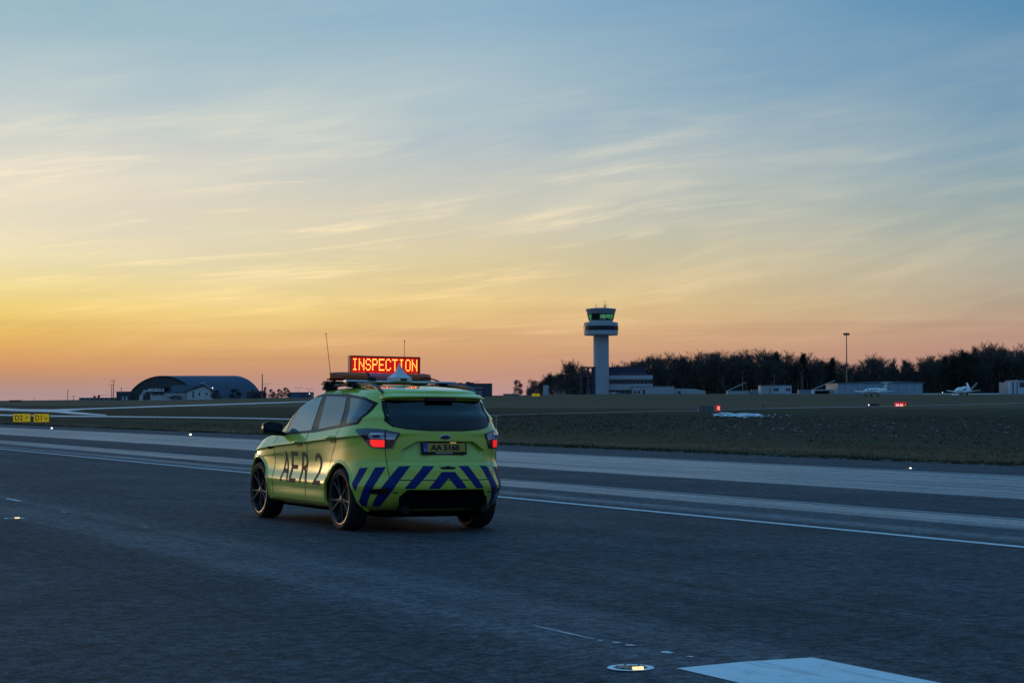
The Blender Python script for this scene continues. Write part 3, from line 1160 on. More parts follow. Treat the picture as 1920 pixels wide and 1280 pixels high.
# rear window, spoiler, lamps, plate, badge
rw = [(.565, 1.445), (-.565, 1.445), (-.585, 1.30), (-.605, 1.205), (-.56, 1.165), (-.43, 1.140), (-.2, 1.124), (.2, 1.124), (.43, 1.140), (.56, 1.165), (.605, 1.205), (.585, 1.30)]
patch('rear_window_surround', [(a * 1.03, 1.125 + (b_ - 1.29) * 1.05 + .165) for a, b_ in rw], 'B', .0025, GLOSSBLACK, tailgate, .05)
patch('rear_window', rw, 'B', .006, REARGLASS, tailgate, .05)
for sg in (1, -1):
    patch('window_edge_trim', [(sg * .585, 1.44), (sg * .612, 1.44), (sg * .640, 1.22), (sg * .618, 1.21)], 'B', .008, GLOSSBLACK, tailgate, .05)
sp = MB()
N_ = 28
sect = [(.055, .012), (.0, .022), (-.09, .016), (-.150, -.004), (-.158, -.020), (-.145, -.032), (-.05, -.040), (.05, -.05)]
vs = []
for i in range(N_ + 1):
    y_ = -.615 + 1.23 * i / N_
    k_ = abs(y_) / .615
    xo = -.575 + .115 * k_ ** 2.2
    zo = 1.512 - .012 * k_ ** 2 - .014 * max(0, (k_ - .85) / .15) ** 2
    sc_ = 1 - .45 * max(0, (k_ - .8) / .2) ** 2
    for a, b_ in sect:
        vs.append((xo + a * sc_, y_, zo + b_ * sc_))
n = len(sect)
sp.add(vs, [(i * n + j, i * n + (j + 1) % n, (i + 1) * n + (j + 1) % n, (i + 1) * n + j) for i in range(N_) for j in range(n)] + [tuple(range(n)), tuple(range(N_ * n, N_ * n + n))])
spo = sp.build('rear_spoiler', PAINT, tailgate, smooth=40)
mb = MB()
mb.box(-.745, -.66, -.17, .17, 1.448, 1.485)
mb.build('high_brake_light', mat('dark_red_lens', (.05, .004, .006), .15, var=0, coat=.6), tailgate)
mb = MB()
mb.tube([(-.80, .0, 1.155), (-.845, .06, 1.15), (-.86, .28, 1.158)], [.018, .010, .006], 6)
mb.build('wiper', BLACK, tailgate)

LENS_DARK = mat('smoked_lens', (.045, .030, .045), .06, var=0, coat=1.0, spec=.7)
LENS_WHITE = mat('clear_lens', (.72, .74, .86), .12, .25, var=.1, vscale=30, coat=1.0)
LENS_RED = mat('lit_red_lens', (.6, .01, .01), .15, var=0, coat=.8, emit=(1.0, .012, .012), estr=.95)
for ax, sg in (('CL', 1), ('CR', -1)):
    lamp = patch('tail_light', [(.347, 1.128), (.20, 1.139), (.055, 1.134), (-.033, 1.126), (-.198, 1.092), (-.150, 1.005), (-.118, .924), (-.038, .922), (.112, .929), (.165, .957), (.205, .99), (.244, 1.040), (.339, 1.100)],
                 ax, .012, LENS_DARK, car, .03)
    patch('red_lamp', [(.142, 1.018), (-.030, 1.013), (-.031, .937), (.100, .937), (.135, .965)], ax, .0155, LENS_RED, lamp, .03)
    patch('reversing_lamp', [(.170, 1.062), (.131, 1.087), (-.026, 1.089), (-.030, 1.024), (.150, 1.030)], ax, .0155, LENS_WHITE, lamp, .03)
    patch('bulb_housing', [(.115, 1.042), (.10, 1.068), (.03, 1.070), (.02, 1.040)], ax, .0175, mat('lamp_inner', (.07, .05, .12), .2, .3, var=0), lamp, .03)
    patch('inner_lamp', [(-.046, 1.086), (-.172, 1.079), (-.139, 1.022), (-.046, 1.022)], ax, .0155, LENS_WHITE, lamp, .03)
    patch('dark_red_lamp', [(-.046, 1.010), (-.134, 1.010), (-.108, .937), (-.046, .937)], ax, .0155, mat('dark_red_lens', (.05, .004, .006)), lamp, .03)
    line_patch('lamp_gap', [(-.038, 1.128), (-.038, .922)], ax, .008, SEAM, lamp, .0168)
    line_patch('panel_gap', [(-.032, .918), (-.05, .80), (-.085, .68), (-.11, .60), (-.14, .583)], ax, .007, SEAM, shell)
    patch('reflector', [(.125, .478), (-.118, .491), (-.076, .428), (.108, .424)], ax, .006, mat('dark_reflector', (.035, .004, .006), .2, var=0, coat=.4), bumper, .03)
    patch('stripe', [(.276, .702), (.163, .712), (.335, .425), (.385, .50)], ax, .0022, BLUE, car, .03, skirt=False)
    patch('stripe', [(.070, .716), (-.058, .722), (.205, .285), (.318, .285)], ax, .0022, BLUE, car, .03, skirt=False)
    patch('stripe', [(-.197, .730), (-.315, .735), (-.145, .470), (-.012, .335), (.05, .285), (.142, .285)], ax, .0022, BLUE, car, .03, skirt=False)
patch('stripe', [(.286, .735), (.160, .735), (.383, .490), (.490, .490)], 'B', .0022, BLUE, car, .03, skirt=False)
patch('stripe', [(-.130, .735), (-.256, .735), (-.465, .490), (-.355, .490)], 'B', .0022, BLUE, car, .03, skirt=False)
patch('chevron', [(.08, .672), (-.08, .672), (-.235, .490), (-.105, .490), (.0, .605), (.105, .490), (.235, .490)], 'B', .0022, BLUE, car, .03, skirt=False)
patch('tailgate_handle', [(.105, .722), (.03, .728), (.0, .738), (-.03, .728), (-.105, .722), (-.07, .700), (.07, .700)], 'B', .003, BLACK, tailgate, .03)
line_patch('panel_gap', [(.64, .583), (-.64, .583)], 'B', .010, SEAM, shell)
line_patch('panel_gap', [(.62, .738), (-.62, .738)], 'B', .005, mat('shaded_crease_lime', (.30, .40, .03), .4, var=0), tailgate)  # shade of the crease, painted as a thin darker lime strip
mb = MB()
prof2 = [(.15, -.62), (.30, -.60), (.44, -.47), (.44, .47), (.30, .60), (.15, .62)]
mb.box(-.86, -.80, -.44, .44, .415, .465)
mb.box(-.84, -.795, -.52, .52, .27, .40)
mb.build('rear_valance', PITCH_, bumper)
for y_ in (.47, -.47):
    mb = MB()
    mb.bar((-.70, y_, .27), (-.885, y_, .262), .038, .042, 14)
    mb.build('exhaust_pipe', mat('exhaust_steel', (.03, .03, .032), .5, .8, var=.2), car)
ub = MB()
ub.box(-.55, 3.2, -.60, .60, .165, .24)
ub.box(-.50, -.1, -.35, .40, .19, .30)
ub.build('undertray', PITCH_, car)

PLATE = mat('yellow_number_plate', (.52, .33, .045), .45, var=.03)
plate = MB()
Mp = Matrix.Translation((-.868, .022, .926)) @ Matrix.Rotation(R(6), 4, 'Y')
plate.box(-.012, .004, -.272, .272, -.066, .066, Mp)
plo = plate.build('number_plate', BLACK, tailgate)
mb = MB()
mb.box(-.0145, -.012, -.255, .255, -.040, .058, Mp)
mb.build('plate_face', PLATE, plo)
mb = MB()
mb.box(-.0165, -.0145, .205, .255, -.040, .058, Mp)
mb.build('blue_band', mat('plate_blue', (.02, .06, .40), .4, var=0), plo)


def flat_text(name, s, w, h, Mx, m, parent, bold=.045):
    v2, f2 = text_mesh(s, w, h, bold)
    mb = MB()
    mb.add([Mx @ Vector((a, b_, 0)) for a, b_ in v2], f2)
    return mb.build(name, m, parent, fix=False)


# text runs to the right as seen from behind (towards -y)
Mt = Mp @ Matrix(((0, 0, -1, -.0168), (-1, 0, 0, .165), (0, 1, 0, -.024), (0, 0, 0, 1)))
flat_text('plate_lettering', 'AA 5168', .345, .068, Mt, mat('plate_black', (.012, .010, .010), .5, var=0), plo)
Mt2 = Mp @ Matrix(((0, 0, -1, -.0185), (-1, 0, 0, .240), (0, 1, 0, -.030), (0, 0, 0, 1)))
flat_text('country_letter', 'L', .020, .030, Mt2, mat('plate_white', (.7, .7, .7), .5, var=0), plo)
Mt3 = Mp @ Matrix(((0, 0, -1, -.0128), (-1, 0, 0, .10), (0, 1, 0, -.058), (0, 0, 0, 1)))
mb = MB()
mb.box(-.0135, -.0125, -.10, .10, -.0555, -.0490, Mp)
mb.build('plate_holder_strip', mat('plate_white', (.7, .7, .7)), plo)
mb = MB()
mb.box(-.882, -.845, -.20, .22, .992, 1.002)
mb.build('plate_lamp_bar', BLACK, tailgate)
mb = MB()
mb.box(-.880, -.862, -.12, -.05, .988, .9915)
mb.build('plate_lamp', mat('plate_lamp_glow', (.9, .7, .4), .4, var=0, emit=(1, .6, .25), estr=1.2), tailgate)
bd = MB()
bd.lathe([(0, .0), (.062, .0), (.064, .006), (.058, .009), (.0, .011)], 24, Matrix.Translation((-.893, .018, 1.052)) @ Matrix.Rotation(R(-90), 4, 'Y') @ Matrix.Diagonal((.40, 1, 1, 1)))
bdo = bd.build('badge', CHROME, tailgate, smooth=40)
bd = MB()
bd.lathe([(0, .0118), (.054, .0102), (.054, .008), (0, .008)], 24, Matrix.Translation((-.893, .018, 1.052)) @ Matrix.Rotation(R(-90), 4, 'Y') @ Matrix.Diagonal((.40, 1, 1, 1)))
bd.build('badge_face', mat('badge_blue', (.008, .025, .12), .2, var=0, coat=.5), bdo)

# ---- wheels
def make_wheel(xw, sg):
    w = bpy.data.objects.new('wheel', None)
    COL.objects.link(w)
    w.empty_display_size = .2
    w.parent = car
    w.location = (xw, sg * .782, TR)
    Mx = Matrix.Rotation(R(-90 * sg), 4, 'X')       # lathe axis z -> outward
    t_ = MB()
    pr_ = [(.278, -.112), (.29, -.120), (.312, -.122), (.332, -.112), (.342, -.094), (.345, -.05), (.345, .05), (.342, .094), (.332, .112), (.314, .120), (.292, .118), (.279, .109)]
    t_.lathe(pr_, 56, Mx)
    t_.build('tyre', RUBBER, w, smooth=40)
    r_ = MB()
    r_.lathe([(.279, .108), (.275, .112), (.266, .106), (.260, .080), (.250, .0), (.255, -.11)], 56, Mx)
    rim = r_.build('rim', RIM, w, smooth=45)
    l_ = MB()
    l_.lathe([(.281, .108), (.2800, .1135), (.273, .1125), (.270, .106)], 56, Mx)
    l_.build('rim_edge', LIP, w, smooth=45)
    s_ = MB()
    for i in range(10):
        an = 2 * math.pi * (i // 2) / 5 + (.235 if i % 2 else -.235) + .31
        da = (.10 if i % 2 else -.10)
        for (r0, z0, w0), (r1, z1, w1) in (((.045, .084, .019), (.16, .088, .014)), ((.16, .088, .014), (.270, .100, .017))):
            a0, a1 = an - da * (1 - r0 / .270) * 1.5, an - da * (1 - r1 / .270) * 1.5
            p0 = Mx @ Vector((r0 * math.cos(a0), r0 * math.sin(a0), z0))
            p1 = Mx @ Vector((r1 * math.cos(a1), r1 * math.sin(a1), z1))
            s_.bar(p0, p1, w0, w1, 6, True, Mx @ Vector((0, 0, 1)) - Mx @ Vector((0, 0, 0)), .8)
    s_.lathe([(0, .100), (.034, .098), (.052, .088), (.060, .060), (0, .05)], 20, Mx)
    s_.build('spokes', RIM, w, smooth=40)
    d_ = MB()
    d_.lathe([(0, .02), (.165, .02), (.165, -.005), (0, -.005)], 32, Mx)
    d_.lathe([(0, -.02), (.252, -.02), (.252, -.03), (0, -.03)], 32, Mx)
    d_.build('brake_disc', mat('brake_iron', (.03, .03, .032), .5, .6, var=.2), w, smooth=30)
    return w


for xw in (0.0, WB):
    for sg in (1, -1):
        make_wheel(xw, sg)

# ---- roof equipment
RAIL = mat('roof_rail_black', (.020, .021, .024), .35, var=.1)
def roof_z(x, y):
    h_ = CARBVH.ray_cast(Vector((x, y, 4)), Vector((0, 0, -1)))[0]
    return h_.z


for sg in (1, -1):
    mb = MB()
    pts = []
    for x_, dz in ((1.34, -.005), (1.22, .026), (1.05, .044), (.8, .048), (.4, .046), (.1, .040), (-.12, .032), (-.30, .016), (-.45, -.010)):
        pts.append((x_, sg * .572, roof_z(x_, sg * .572) + dz))
    mb.tube(pts, [.020, .026, .024, .022, .022, .022, .024, .026, .020], 10, 1.0)
    mb.build('roof_rail', RAIL, car, smooth=50)
ALU = mat('aluminium_bar', (.50, .51, .54), .4, .3, var=.08)
for x_, z_, hw, m_ in ((.40, 1.668, .69, ALU), (1.12, 1.662, .66, BLACK)):
    mb = MB()
    mb.bar((x_, -hw, z_), (x_, hw, z_), .052, .052, 12, True, None, .30)
    cb = mb.build('crossbar', m_, car, smooth=40)
    for sg in (1, -1):
        mb = MB()
        f0 = Vector((x_, sg * .585, roof_z(x_, sg * .572) + .058))
        mb.bar(f0 + Vector((0, 0, -.05)), (x_, sg * .575, z_ - .006), .10, .075, 8, True, None, .8)
        mb.box(x_ - .06, x_ + .06, sg * .575 - .10, sg * .575 + .10, z_ - .030, z_ - .012)
        mb.build('crossbar_foot', BLACK, cb, smooth=40)

# amber light bar: two end lenses, middle cover coloured with the sign's red glow, on two bent legs
lb = MB()
LX, LZ0, LZ1 = .86, 1.697, 1.780
def barpiece(y0, y1, inset, z0, z1, round0, round1, depth=.13):
    """box with a bevelled top and rounded ends"""
    m_ = MB()
    nseg = 10
    ring = []
    ys = [y0 + (y1 - y0) * i / nseg for i in range(nseg + 1)]
    prof_ = [(-depth, z0), (-depth - .004, z0 + .5 * (z1 - z0)), (-depth + .022, z1 - .006), (-depth + .05, z1), (depth - .05, z1), (depth - .022, z1 - .006), (depth + .004, z0 + .5 * (z1 - z0)), (depth, z0)]
    for y_ in ys:
        s_ = 1.0
        if round0:
            s_ = min(s_, math.sqrt(max(0, 1 - max(0, 1 - (y_ - y0) / .16) ** 2.2)))
        if round1:
            s_ = min(s_, math.sqrt(max(0, 1 - max(0, 1 - (y1 - y_) / .16) ** 2.2)))
        s_ = max(s_, .35)
        for a, z in prof_:
            ring.append((LX + a * s_, y_, z0 + (z - z0) * (.72 + .28 * s_)))
    k_ = len(prof_)
    m_.add(ring, [(i * k_ + j, i * k_ + (j + 1) % k_, (i + 1) * k_ + (j + 1) % k_, (i + 1) * k_ + j) for i in range(nseg) for j in range(k_)] + [tuple(range(k_)), tuple(range(nseg * k_, nseg * k_ + k_))])
    return m_


lbase = barpiece(-.585, .715, 0, LZ0 - .014, LZ0 + .012, True, True, .125).build('light_bar', BLACK, car, smooth=40)
AMBER = mat('amber_lens', (.55, .10, .035), .35, var=.06, spec=.4)
barpiece(.27, .71, 0, LZ0 + .006, LZ1, False, True).build('amber_lens', AMBER, lbase, smooth=35)
barpiece(-.58, -.17, 0, LZ0 + .006, LZ1, True, False).build('amber_lens', AMBER, lbase, smooth=35)
barpiece(-.145, .245, 0, LZ0 + .006, LZ1 - .004, False, False).build('red_glow_centre_cover', mat('red_glow_cover', (.60, .13, .18), .35, var=.05), lbase, smooth=35)  # clear cover; red glow of the sign is put into its base colour
barpiece(.247, .268, 0, LZ0 + .002, LZ1 + .002, False, False, .133).build('divider', BLACK, lbase)
barpiece(-.168, -.147, 0, LZ0 + .002, LZ1 + .002, False, False, .133).build('divider', BLACK, lbase)
for y_ in (.62, .44, -.48):
    mb = MB()
    mb.tube([(LX, y_, LZ0 - .006), (LX + .02, y_ + .02, LZ0 - .03), (LX + .06, y_ + .05, roof_z(LX, .55) + .05)], [.02, .018, .022], 8, .6)
    mb.build('bar_leg', BLACK, lbase, smooth=40)

# message board with its rows of lit dots
board = MB()
BX, BY, BZ0, BZ1, BW = 1.02, -.068, 1.715, 1.982, .452
board.box(BX, BX + .050, BY - BW, BY + BW, BZ0, BZ1)
bo = board.build('message_board', mat('board_black', (.015, .012, .012), .5, var=.1), car)
mb = MB()
rim_ = .014
for y0, y1, z0, z1 in ((-BW, BW, BZ1 - rim_, BZ1), (-BW, BW, BZ0, BZ0 + rim_), (-BW, -BW + rim_, BZ0 + rim_, BZ1 - rim_), (BW - rim_, BW, BZ0 + rim_, BZ1 - rim_)):
    mb.box(BX - .022, BX, BY + y0, BY + y1, z0, z1)
mb.build('board_frame', mat('board_black', (0, 0, 0)), bo)
mb = MB()
mb.box(BX - .004, BX - .001, BY - BW + rim_ + .002, BY + BW - rim_ - .002, BZ0 + rim_ + .002, BZ1 - rim_ - .002)
mb.build('display_panel', mat('glowing_red_panel', (.10, .004, .004), .5, var=0, emit=(1.0, .008, .002), estr=.46), bo)
FONT = {'I': '111 010 010 010 010 010 111', 'N': '10001 10001 11001 10101 10011 10001 10001', 'S': '01110 10001 10000 01110 00001 10001 01110', 'P': '11110 10001 10001 11110 10000 10000 10000',
        'E': '11111 10000 10000 11110 10000 10000 11111', 'C': '01110 10001 10000 10000 10000 10001 01110', 'T': '11111 00100 00100 00100 00100 00100 00100', 'O': '01110 10001 10001 10001 10001 10001 01110'}
DOTR = .0054
dots = MB()
pitch_y, pitch_z = .0142, .0205
colx = 0
word = 'INSPECTION'
total = sum(len(FONT[c].split()[0]) + 1 for c in word) - 1 + 4
cells = []
for c in word:
    rows_ = FONT[c].split()
    if c == 'I':
        colx += 1
    for r_, row in enumerate(rows_):
        for q_, bit in enumerate(row):
            if bit == '1':
                cells.append((colx + q_, r_))
    colx += len(rows_[0]) + (2 if c == 'I' else 1)
ncol = colx - 1
for cx_, r_ in cells:
    y_ = BY - (cx_ - (ncol - 1) / 2) * (.842 / ncol)
    z_ = BZ1 - .040 - r_ * pitch_z
    vs = [(BX - .009, y_ + DOTR * math.cos(a_), z_ + DOTR * 1.15 * math.sin(a_)) for a_ in np.linspace(0, 2 * math.pi, 9)[:-1]]
    vs += [(BX - .005, y_ + DOTR * math.cos(a_), z_ + DOTR * 1.15 * math.sin(a_)) for a_ in np.linspace(0, 2 * math.pi, 9)[:-1]]
    dots.add(vs, [tuple(range(8))] + [(i, (i + 1) % 8, 8 + (i + 1) % 8, 8 + i) for i in range(8)])
do = dots.build('lit_letters', mat('amber_led', (.9, .4, .1), .5, var=0, emit=(1.0, .23, .03), estr=7.0), bo)
do['kind'] = 'stuff'
for y_ in (.36, -.42):
    mb = MB()
    mb.box(BX + .02, BX + .06, BY + y_ - .02, BY + y_ + .02, 1.655, BZ0)
    mb.build('board_post', BLACK, bo)

# white concave peak with its square foot, on the rear crossbar
mb = MB()
PX, PY, PZ = .40, .01, 1.676
pk = [(.112, 0), (.112, .046), (.088, .058), (.062, .084), (.040, .116), (.021, .152), (.008, .196), (.002, .212)]
vs, fs = [], []
for r_, z_ in pk:
    for a, b_ in ((-1, -1), (1, -1), (1, 1), (-1, 1)):
        vs.append((PX + a * r_ * .9, PY + b_ * r_, PZ + z_))
for i in range(len(pk) - 1):
    for j in range(4):
        fs.append((i * 4 + j, i * 4 + (j + 1) % 4, (i + 1) * 4 + (j + 1) % 4, (i + 1) * 4 + j))
fs += [(3, 2, 1, 0), tuple(range(len(vs) - 4, len(vs)))]
mb.add(vs, fs)
pko = mb.build('antenna_peak', mat('white_plastic', (.62, .63, .66), .4, var=.05), car)
mb = MB()
mb.box(PX - .112, PX - .099, PY - .05, PY + .03, PZ + .008, PZ + .03)
mb.build('socket', BLACK, pko)
mb = MB()
mb.lathe([(0, .045), (.03, .042), (.055, .028), (.062, 0), (0, 0)], 16, Matrix.Translation((.40, .36, 1.682)))
mb.build('puck_antenna', BLACK, car, smooth=50)
for (x0, y0, z0), (x1, y1, z1), nm in (((.95, .635, 1.66), (.98, .70, 2.225), 'whip_antenna'), ((1.20, -.40, 1.60), (1.20, -.40, 2.175), 'whip_antenna')):
    mb = MB()
    mb.bar((x0, y0, z0), (x0 * .9 + x1 * .1, y0 * .9 + y1 * .1, z0 * .9 + z1 * .1), .012, .007, 8)
    mb.bar((x0 * .9 + x1 * .1, y0 * .9 + y1 * .1, z0 * .9 + z1 * .1), (x1, y1, z1), .0042, .0030, 6)
    mb.lathe([(0, -.008), (.008, -.006), (.009, .006), (0, .010)], 8, Matrix.Translation((x1, y1, z1)))
    mb.build(nm, mat('whip_steel', (.10, .09, .08), .4, .7, var=0), car)
mb = MB()
mb.tube([(.55, -.30, 1.69), (.62, -.40, 1.73), (.66, -.50, 1.72), (.60, -.58, 1.69), (.50, -.55, 1.675), (.42, -.60, 1.66)], .009, 6)
mb.build('cable', BLACK, car, smooth=60)
mb = MB()
mb.tube([(.42, .15, 1.66), (.45, .22, 1.635), (.52, .28, 1.63), (.62, .30, 1.64)], .009, 6)
mb.build('cable', BLACK, car, smooth=60)

# ---- END CAR
# ------------------------------------------------------------------ runway lights, signs and markers
LAMPGLOW = mat('runway_lamp', (.9, .8, .6), .4, var=0, emit=(1.0, .66, .24), estr=1.15 + .0)
LAMPWHITE = mat('edge_lamp', (.9, .9, .9), .4, var=0, emit=(1.0, .88, .70), estr=3.2)
LIGHTMETAL = mat('worn_light_metal', (.10, .10, .11), .45, .8, var=.3, vscale=12)
RINGPAINT = mat('ring_paint', (.80, .80, .79), .6, var=.25, vscale=10)
for s_, lab in ((8.6, 'sunken runway light in a white painted ring beside the white centre marking'), (23.36, 'sunken runway light glowing far to the left of the car in dark asphalt')):
    p_ = st(5.07, s_, rwz(5.07))
    o = thing('runway_light', lab, 'runway light', p_, YAW, 'lights sunk in the runway centre')
    mb = MB()
    mb.lathe([(.090, .0048), (.124, .0048), (.124, .0058), (.090, .0058)], 40, None, True)
    mb.build('painted_ring', RINGPAINT, o)
    mb = MB()
    mb.lathe([(0, .012), (.05, .011), (.080, .008), (.094, .003)], 32)
    mb.build('lamp_body', LIGHTMETAL, o, smooth=40)
    mb = MB()
    Ml = Matrix.Rotation(-.15 if s_ < 10 else .15, 4, 'Z')
    mb.box(-.022, .036, -.094, -.074, .006, .020, Ml)
    mb.build('lamp_glass', LAMPGLOW, o)
    mb = MB()
    mb.box(-.034, .048, -.072, -.066, .006, .024, Ml)
    mb.build('lamp_hood', LIGHTMETAL, o)
    for q_ in range(6):
        an_ = q_ * math.pi / 3 + .4
        mb = MB()
        mb.lathe([(0, .0135), (.006, .0135), (.007, .008)], 6, Matrix.Translation((.072 * math.cos(an_), .072 * math.sin(an_), 0)))
        mb.build('bolt', LIGHTMETAL, o)
for (px, py), lab in (((97, 803), 'small white runway edge light below the two yellow signs'), ((357, 815), 'small white runway edge light left of the car by the grass'),
                      ((1707, 877), 'small white runway edge light at the far right edge of the runway')):
    r_ = ray(px, py)
    p_ = EYE.copy()
    z_ = -.39
    k_ = (z_ + .03 - CAMH) / r_.z
    p_ = EYE + r_ * k_
    p_.z = rwz(ts(p_)[0])
    o = thing('edge_light', lab, 'runway light', p_, 0, 'lights along the runway edge')
    mb = MB()
    mb.lathe([(0, .012), (.13, .012), (.17, .004), (.17, 0)], 20)
    mb.build('base_plate', LIGHTMETAL, o)
    mb = MB()
    big = (p_ - EYE).length > 80
    rr = .060 if big else .030
    mb.lathe([(0, .012), (rr * .8, .012), (rr, .04 if big else .015), (rr * .8, .08 if big else .03), (0, .10 if big else .04)], 14)
    mb.build('lamp_glass', LAMPWHITE, o, smooth=60)

SIGNY = mat('yellow_sign_face', (.62, .46, .015), .45, var=.05, emit=(.9, .58, .01), estr=.22)
SIGNB = mat('sign_black', (.015, .013, .012), .5, var=0)
POST = mat('galvanised_post', (.20, .20, .21), .5, .5, var=.2)


def ground_sign(name, label, px0, px1, py0, py1, pyb, face, texts, frame=SIGNB, cat='sign', Y=None, depth=.22, legs=True, estrip=None, rz=0.0):
    if Y is None:
        h_ = hit((px0 + px1) / 2, pyb)
        Y = h_.y
    a, b_ = P(px0, py1, Y), P(px1, py0, Y)
    w_, h2 = b_.x - a.x, b_.z - a.z
    cx_ = (a.x + b_.x) / 2
    zg = ground_at(cx_, Y)
    o = thing(name, label, cat, (cx_, Y, zg), rz)
    z0 = a.z - zg
    mb = MB()
    mb.box(-w_ / 2, w_ / 2, 0, depth, z0, z0 + h2)
    c_ = mb.build('sign_box', frame, o)
    mb = MB()
    e_ = .03 * h2
    mb.box(-w_ / 2 + e_, w_ / 2 - e_, -.012, -.001, z0 + e_, z0 + h2 - e_)
    mb.build('sign_face', face, c_)
    for txt, u0, u1, v0, v1, m_ in texts:
        if isinstance(txt, str):
            flat_text('lettering', txt, (u1 - u0) * w_, (v1 - v0) * h2, Matrix.Translation((-w_ / 2 + u0 * w_, -.016, z0 + v0 * h2)) @ Matrix.Rotation(R(90), 4, 'X'), m_, c_, .012)
        else:
            mb = MB()
            for pl in txt:
                n_ = len(pl)
                mb.add([(-w_ / 2 + (u0 + (u1 - u0) * x_) * w_, -.016, z0 + (v0 + (v1 - v0) * y_) * h2) for x_, y_ in pl], [tuple(range(n_))])
            mb.build('arrow', m_, c_, fix=False)
    if legs:
        for sx in (-.34, .34):
            mb = MB()
            mb.bar((sx * w_, depth / 2, -.05), (sx * w_, depth / 2, z0 + .02), .035, .035, 8)
            mb.build('leg', POST, o)
    return o


ARROW_UP = [[(.0, .12), (.12, .0), (.62, .50), (.50, .62)], [(.22, 1.0), (.22, .80), (.80, .80), (.80, .22), (1.0, .22), (1.0, 1.0)]]
ARROW_DN = [[(.0, .88), (.50, .38), (.62, .50), (.12, 1.0)], [(1.0, .0), (1.0, .78), (.80, .78), (.80, .20), (.22, .20), (.22, .0)]]
ground_sign('taxiway_sign', 'yellow taxiway sign reading D2 with an arrow up, left of its twin', 24.2, 57.5, 775.0, 791.0, 794.2, SIGNY,
            [('D2', .12, .56, .20, .82, SIGNB), (ARROW_UP, .68, .84, .36, .70, SIGNB)])
ground_sign('taxiway_sign', 'yellow taxiway sign reading D1 with an arrow down, right of its twin', 62.7, 92.5, 775.2, 791.4, 795.0, SIGNY,
            [('D1', .12, .52, .20, .82, SIGNB), (ARROW_DN, .66, .86, .30, .68, SIGNB)])
ground_sign('taxiway_sign', 'small plain yellow sign on the grass before the bare trees', 997.5, 1012, 737.2, 743.0, 744.2, SIGNY, [([[(0, 0), (.12, 0), (.12, 1), (0, 1)]], .5, .9, .1, .9, SIGNB)])
REDP = mat('red_sign_face', (.5, .01, .01), .4, var=0, emit=(1.0, .02, .03), estr=.50)
WHITEL = mat('lit_white_letters', (.9, .9, .9), .4, var=0, emit=(1, .80, .78), estr=.9)
YELL = mat('lit_yellow_letter', (.8, .6, .02), .4, var=0, emit=(1, .75, .05), estr=.5)
ro = ground_sign('runway_sign', 'lit red runway sign reading 24-06 on the dark grass', 1677.5, 1701.5, 753.6, 762.2, 763.4, REDP, [('24-06', .08, .66, .10, .62, WHITEL)])
c_ = [c for c in ro.children if c.name.startswith('sign_box')][0]
w_ = (P(1701.5, 753, ro.location.y) - P(1677.5, 753, ro.location.y)).x
zz0, zz1 = P(1690, 762.2, ro.location.y).z - ro.location.z, P(1690, 755.2, ro.location.y).z - ro.location.z
mb = MB()
mb.box(w_ * .22, w_ * .49, -.022, -.013, zz0 + .01, zz1)
bp_ = mb.build('black_panel', SIGNB, c_)
flat_text('lettering', 'D', w_ * .11, (zz1 - zz0) * .5, Matrix.Translation((w_ * .29, -.026, zz0 + (zz1 - zz0) * .22)) @ Matrix.Rotation(R(90), 4, 'X'), YELL, c_)
GREYBACK = mat('grey_sign_back', (.13, .16, .18), .6, var=.15)
ground_sign('sign_back', 'dark grey back of a wide sign standing left of the small red lamp box', 1309.5, 1339, 760.5, 771.0, 772.5, GREYBACK,
            [([[(0, 0), (.02, 0), (.02, 1), (0, 1)], [(.32, 0), (.35, 0), (.35, 1), (.32, 1)], [(.66, 0), (.69, 0), (.69, 1), (.66, 1)], [(.0, .72), (1, .72), (1, .78), (0, .78)]], .02, .98, .05, .95, SIGNB)], POST)
ground_sign('stop_lamp_box', 'small lit red lamp box on the grass above the snow patch', 1340.8, 1351.4, 757.8, 771.5, 774.0, mat('dim_red_face', (.12, .03, .03), .4, var=0, emit=(1, .06, .05), estr=.14),
            [([[(0, 0), (1, 0), (1, 1), (0, 1)]], .36, .84, .22, .76, mat('bright_red_lamp', (.7, .05, .05), .4, var=0, emit=(1, .22, .17), estr=1.1))], mat('pale_red_frame', (.30, .12, .12), .5))
so = ground_sign('runway_sign', 'small dark sign with one white lamp left of the red 24-06 sign', 1625.5, 1648.5, 756.8, 761.0, 764.0, mat('dark_sign_face', (.02, .012, .012), .5, var=0),
                 [([[(0, 0), (1, 0), (1, 1), (0, 1)]], .11, .19, .22, .8, mat('white_lamp', (1, 1, 1), .4, var=0, emit=(1, .95, .9), estr=1.6)),
                  ([[(0, 0), (.1, 0), (.1, 1), (0, 1)], [(.16, 0), (.3, 0), (.3, .8), (.16, .8)], [(.36, .1), (.5, .1), (.5, 1), (.36, 1)], [(.56, 0), (.7, 0), (.7, .9), (.56, .9)], [(.78, .1), (1, .1), (1, .9), (.78, .9)]], .28, .97, .25, .62, mat('faint_letters', (.10, .11, .13), .5, var=0))])
h_ = hit(930.5, 806)
o = thing('marker_post', 'thin pale marker post with a short crossbar right of the car', 'post', h_)
a_ = P(930.5, 779.5, h_.y).z - h_.z
mb = MB()
mb.bar((0, 0, -.1), (0, 0, a_), .028, .022, 8)
mb.build('pole', mat('pale_wood', (.42, .42, .40), .7, var=.3, vscale=5), o)
mb = MB()
mb.bar((-.17, 0, a_ * .96), (.17, 0, a_), .022, .022, 6)
mb.build('crossbar', mat('pale_wood', (0, 0, 0)), o)
for k_ in (.35, .62):
    mb = MB()
    mb.bar((-.09, -.03, a_ * k_), (.09, -.03, a_ * (k_ + .12)), .018, .018, 6)
    mb.build('spike', mat('pale_wood', (0, 0, 0)), o)
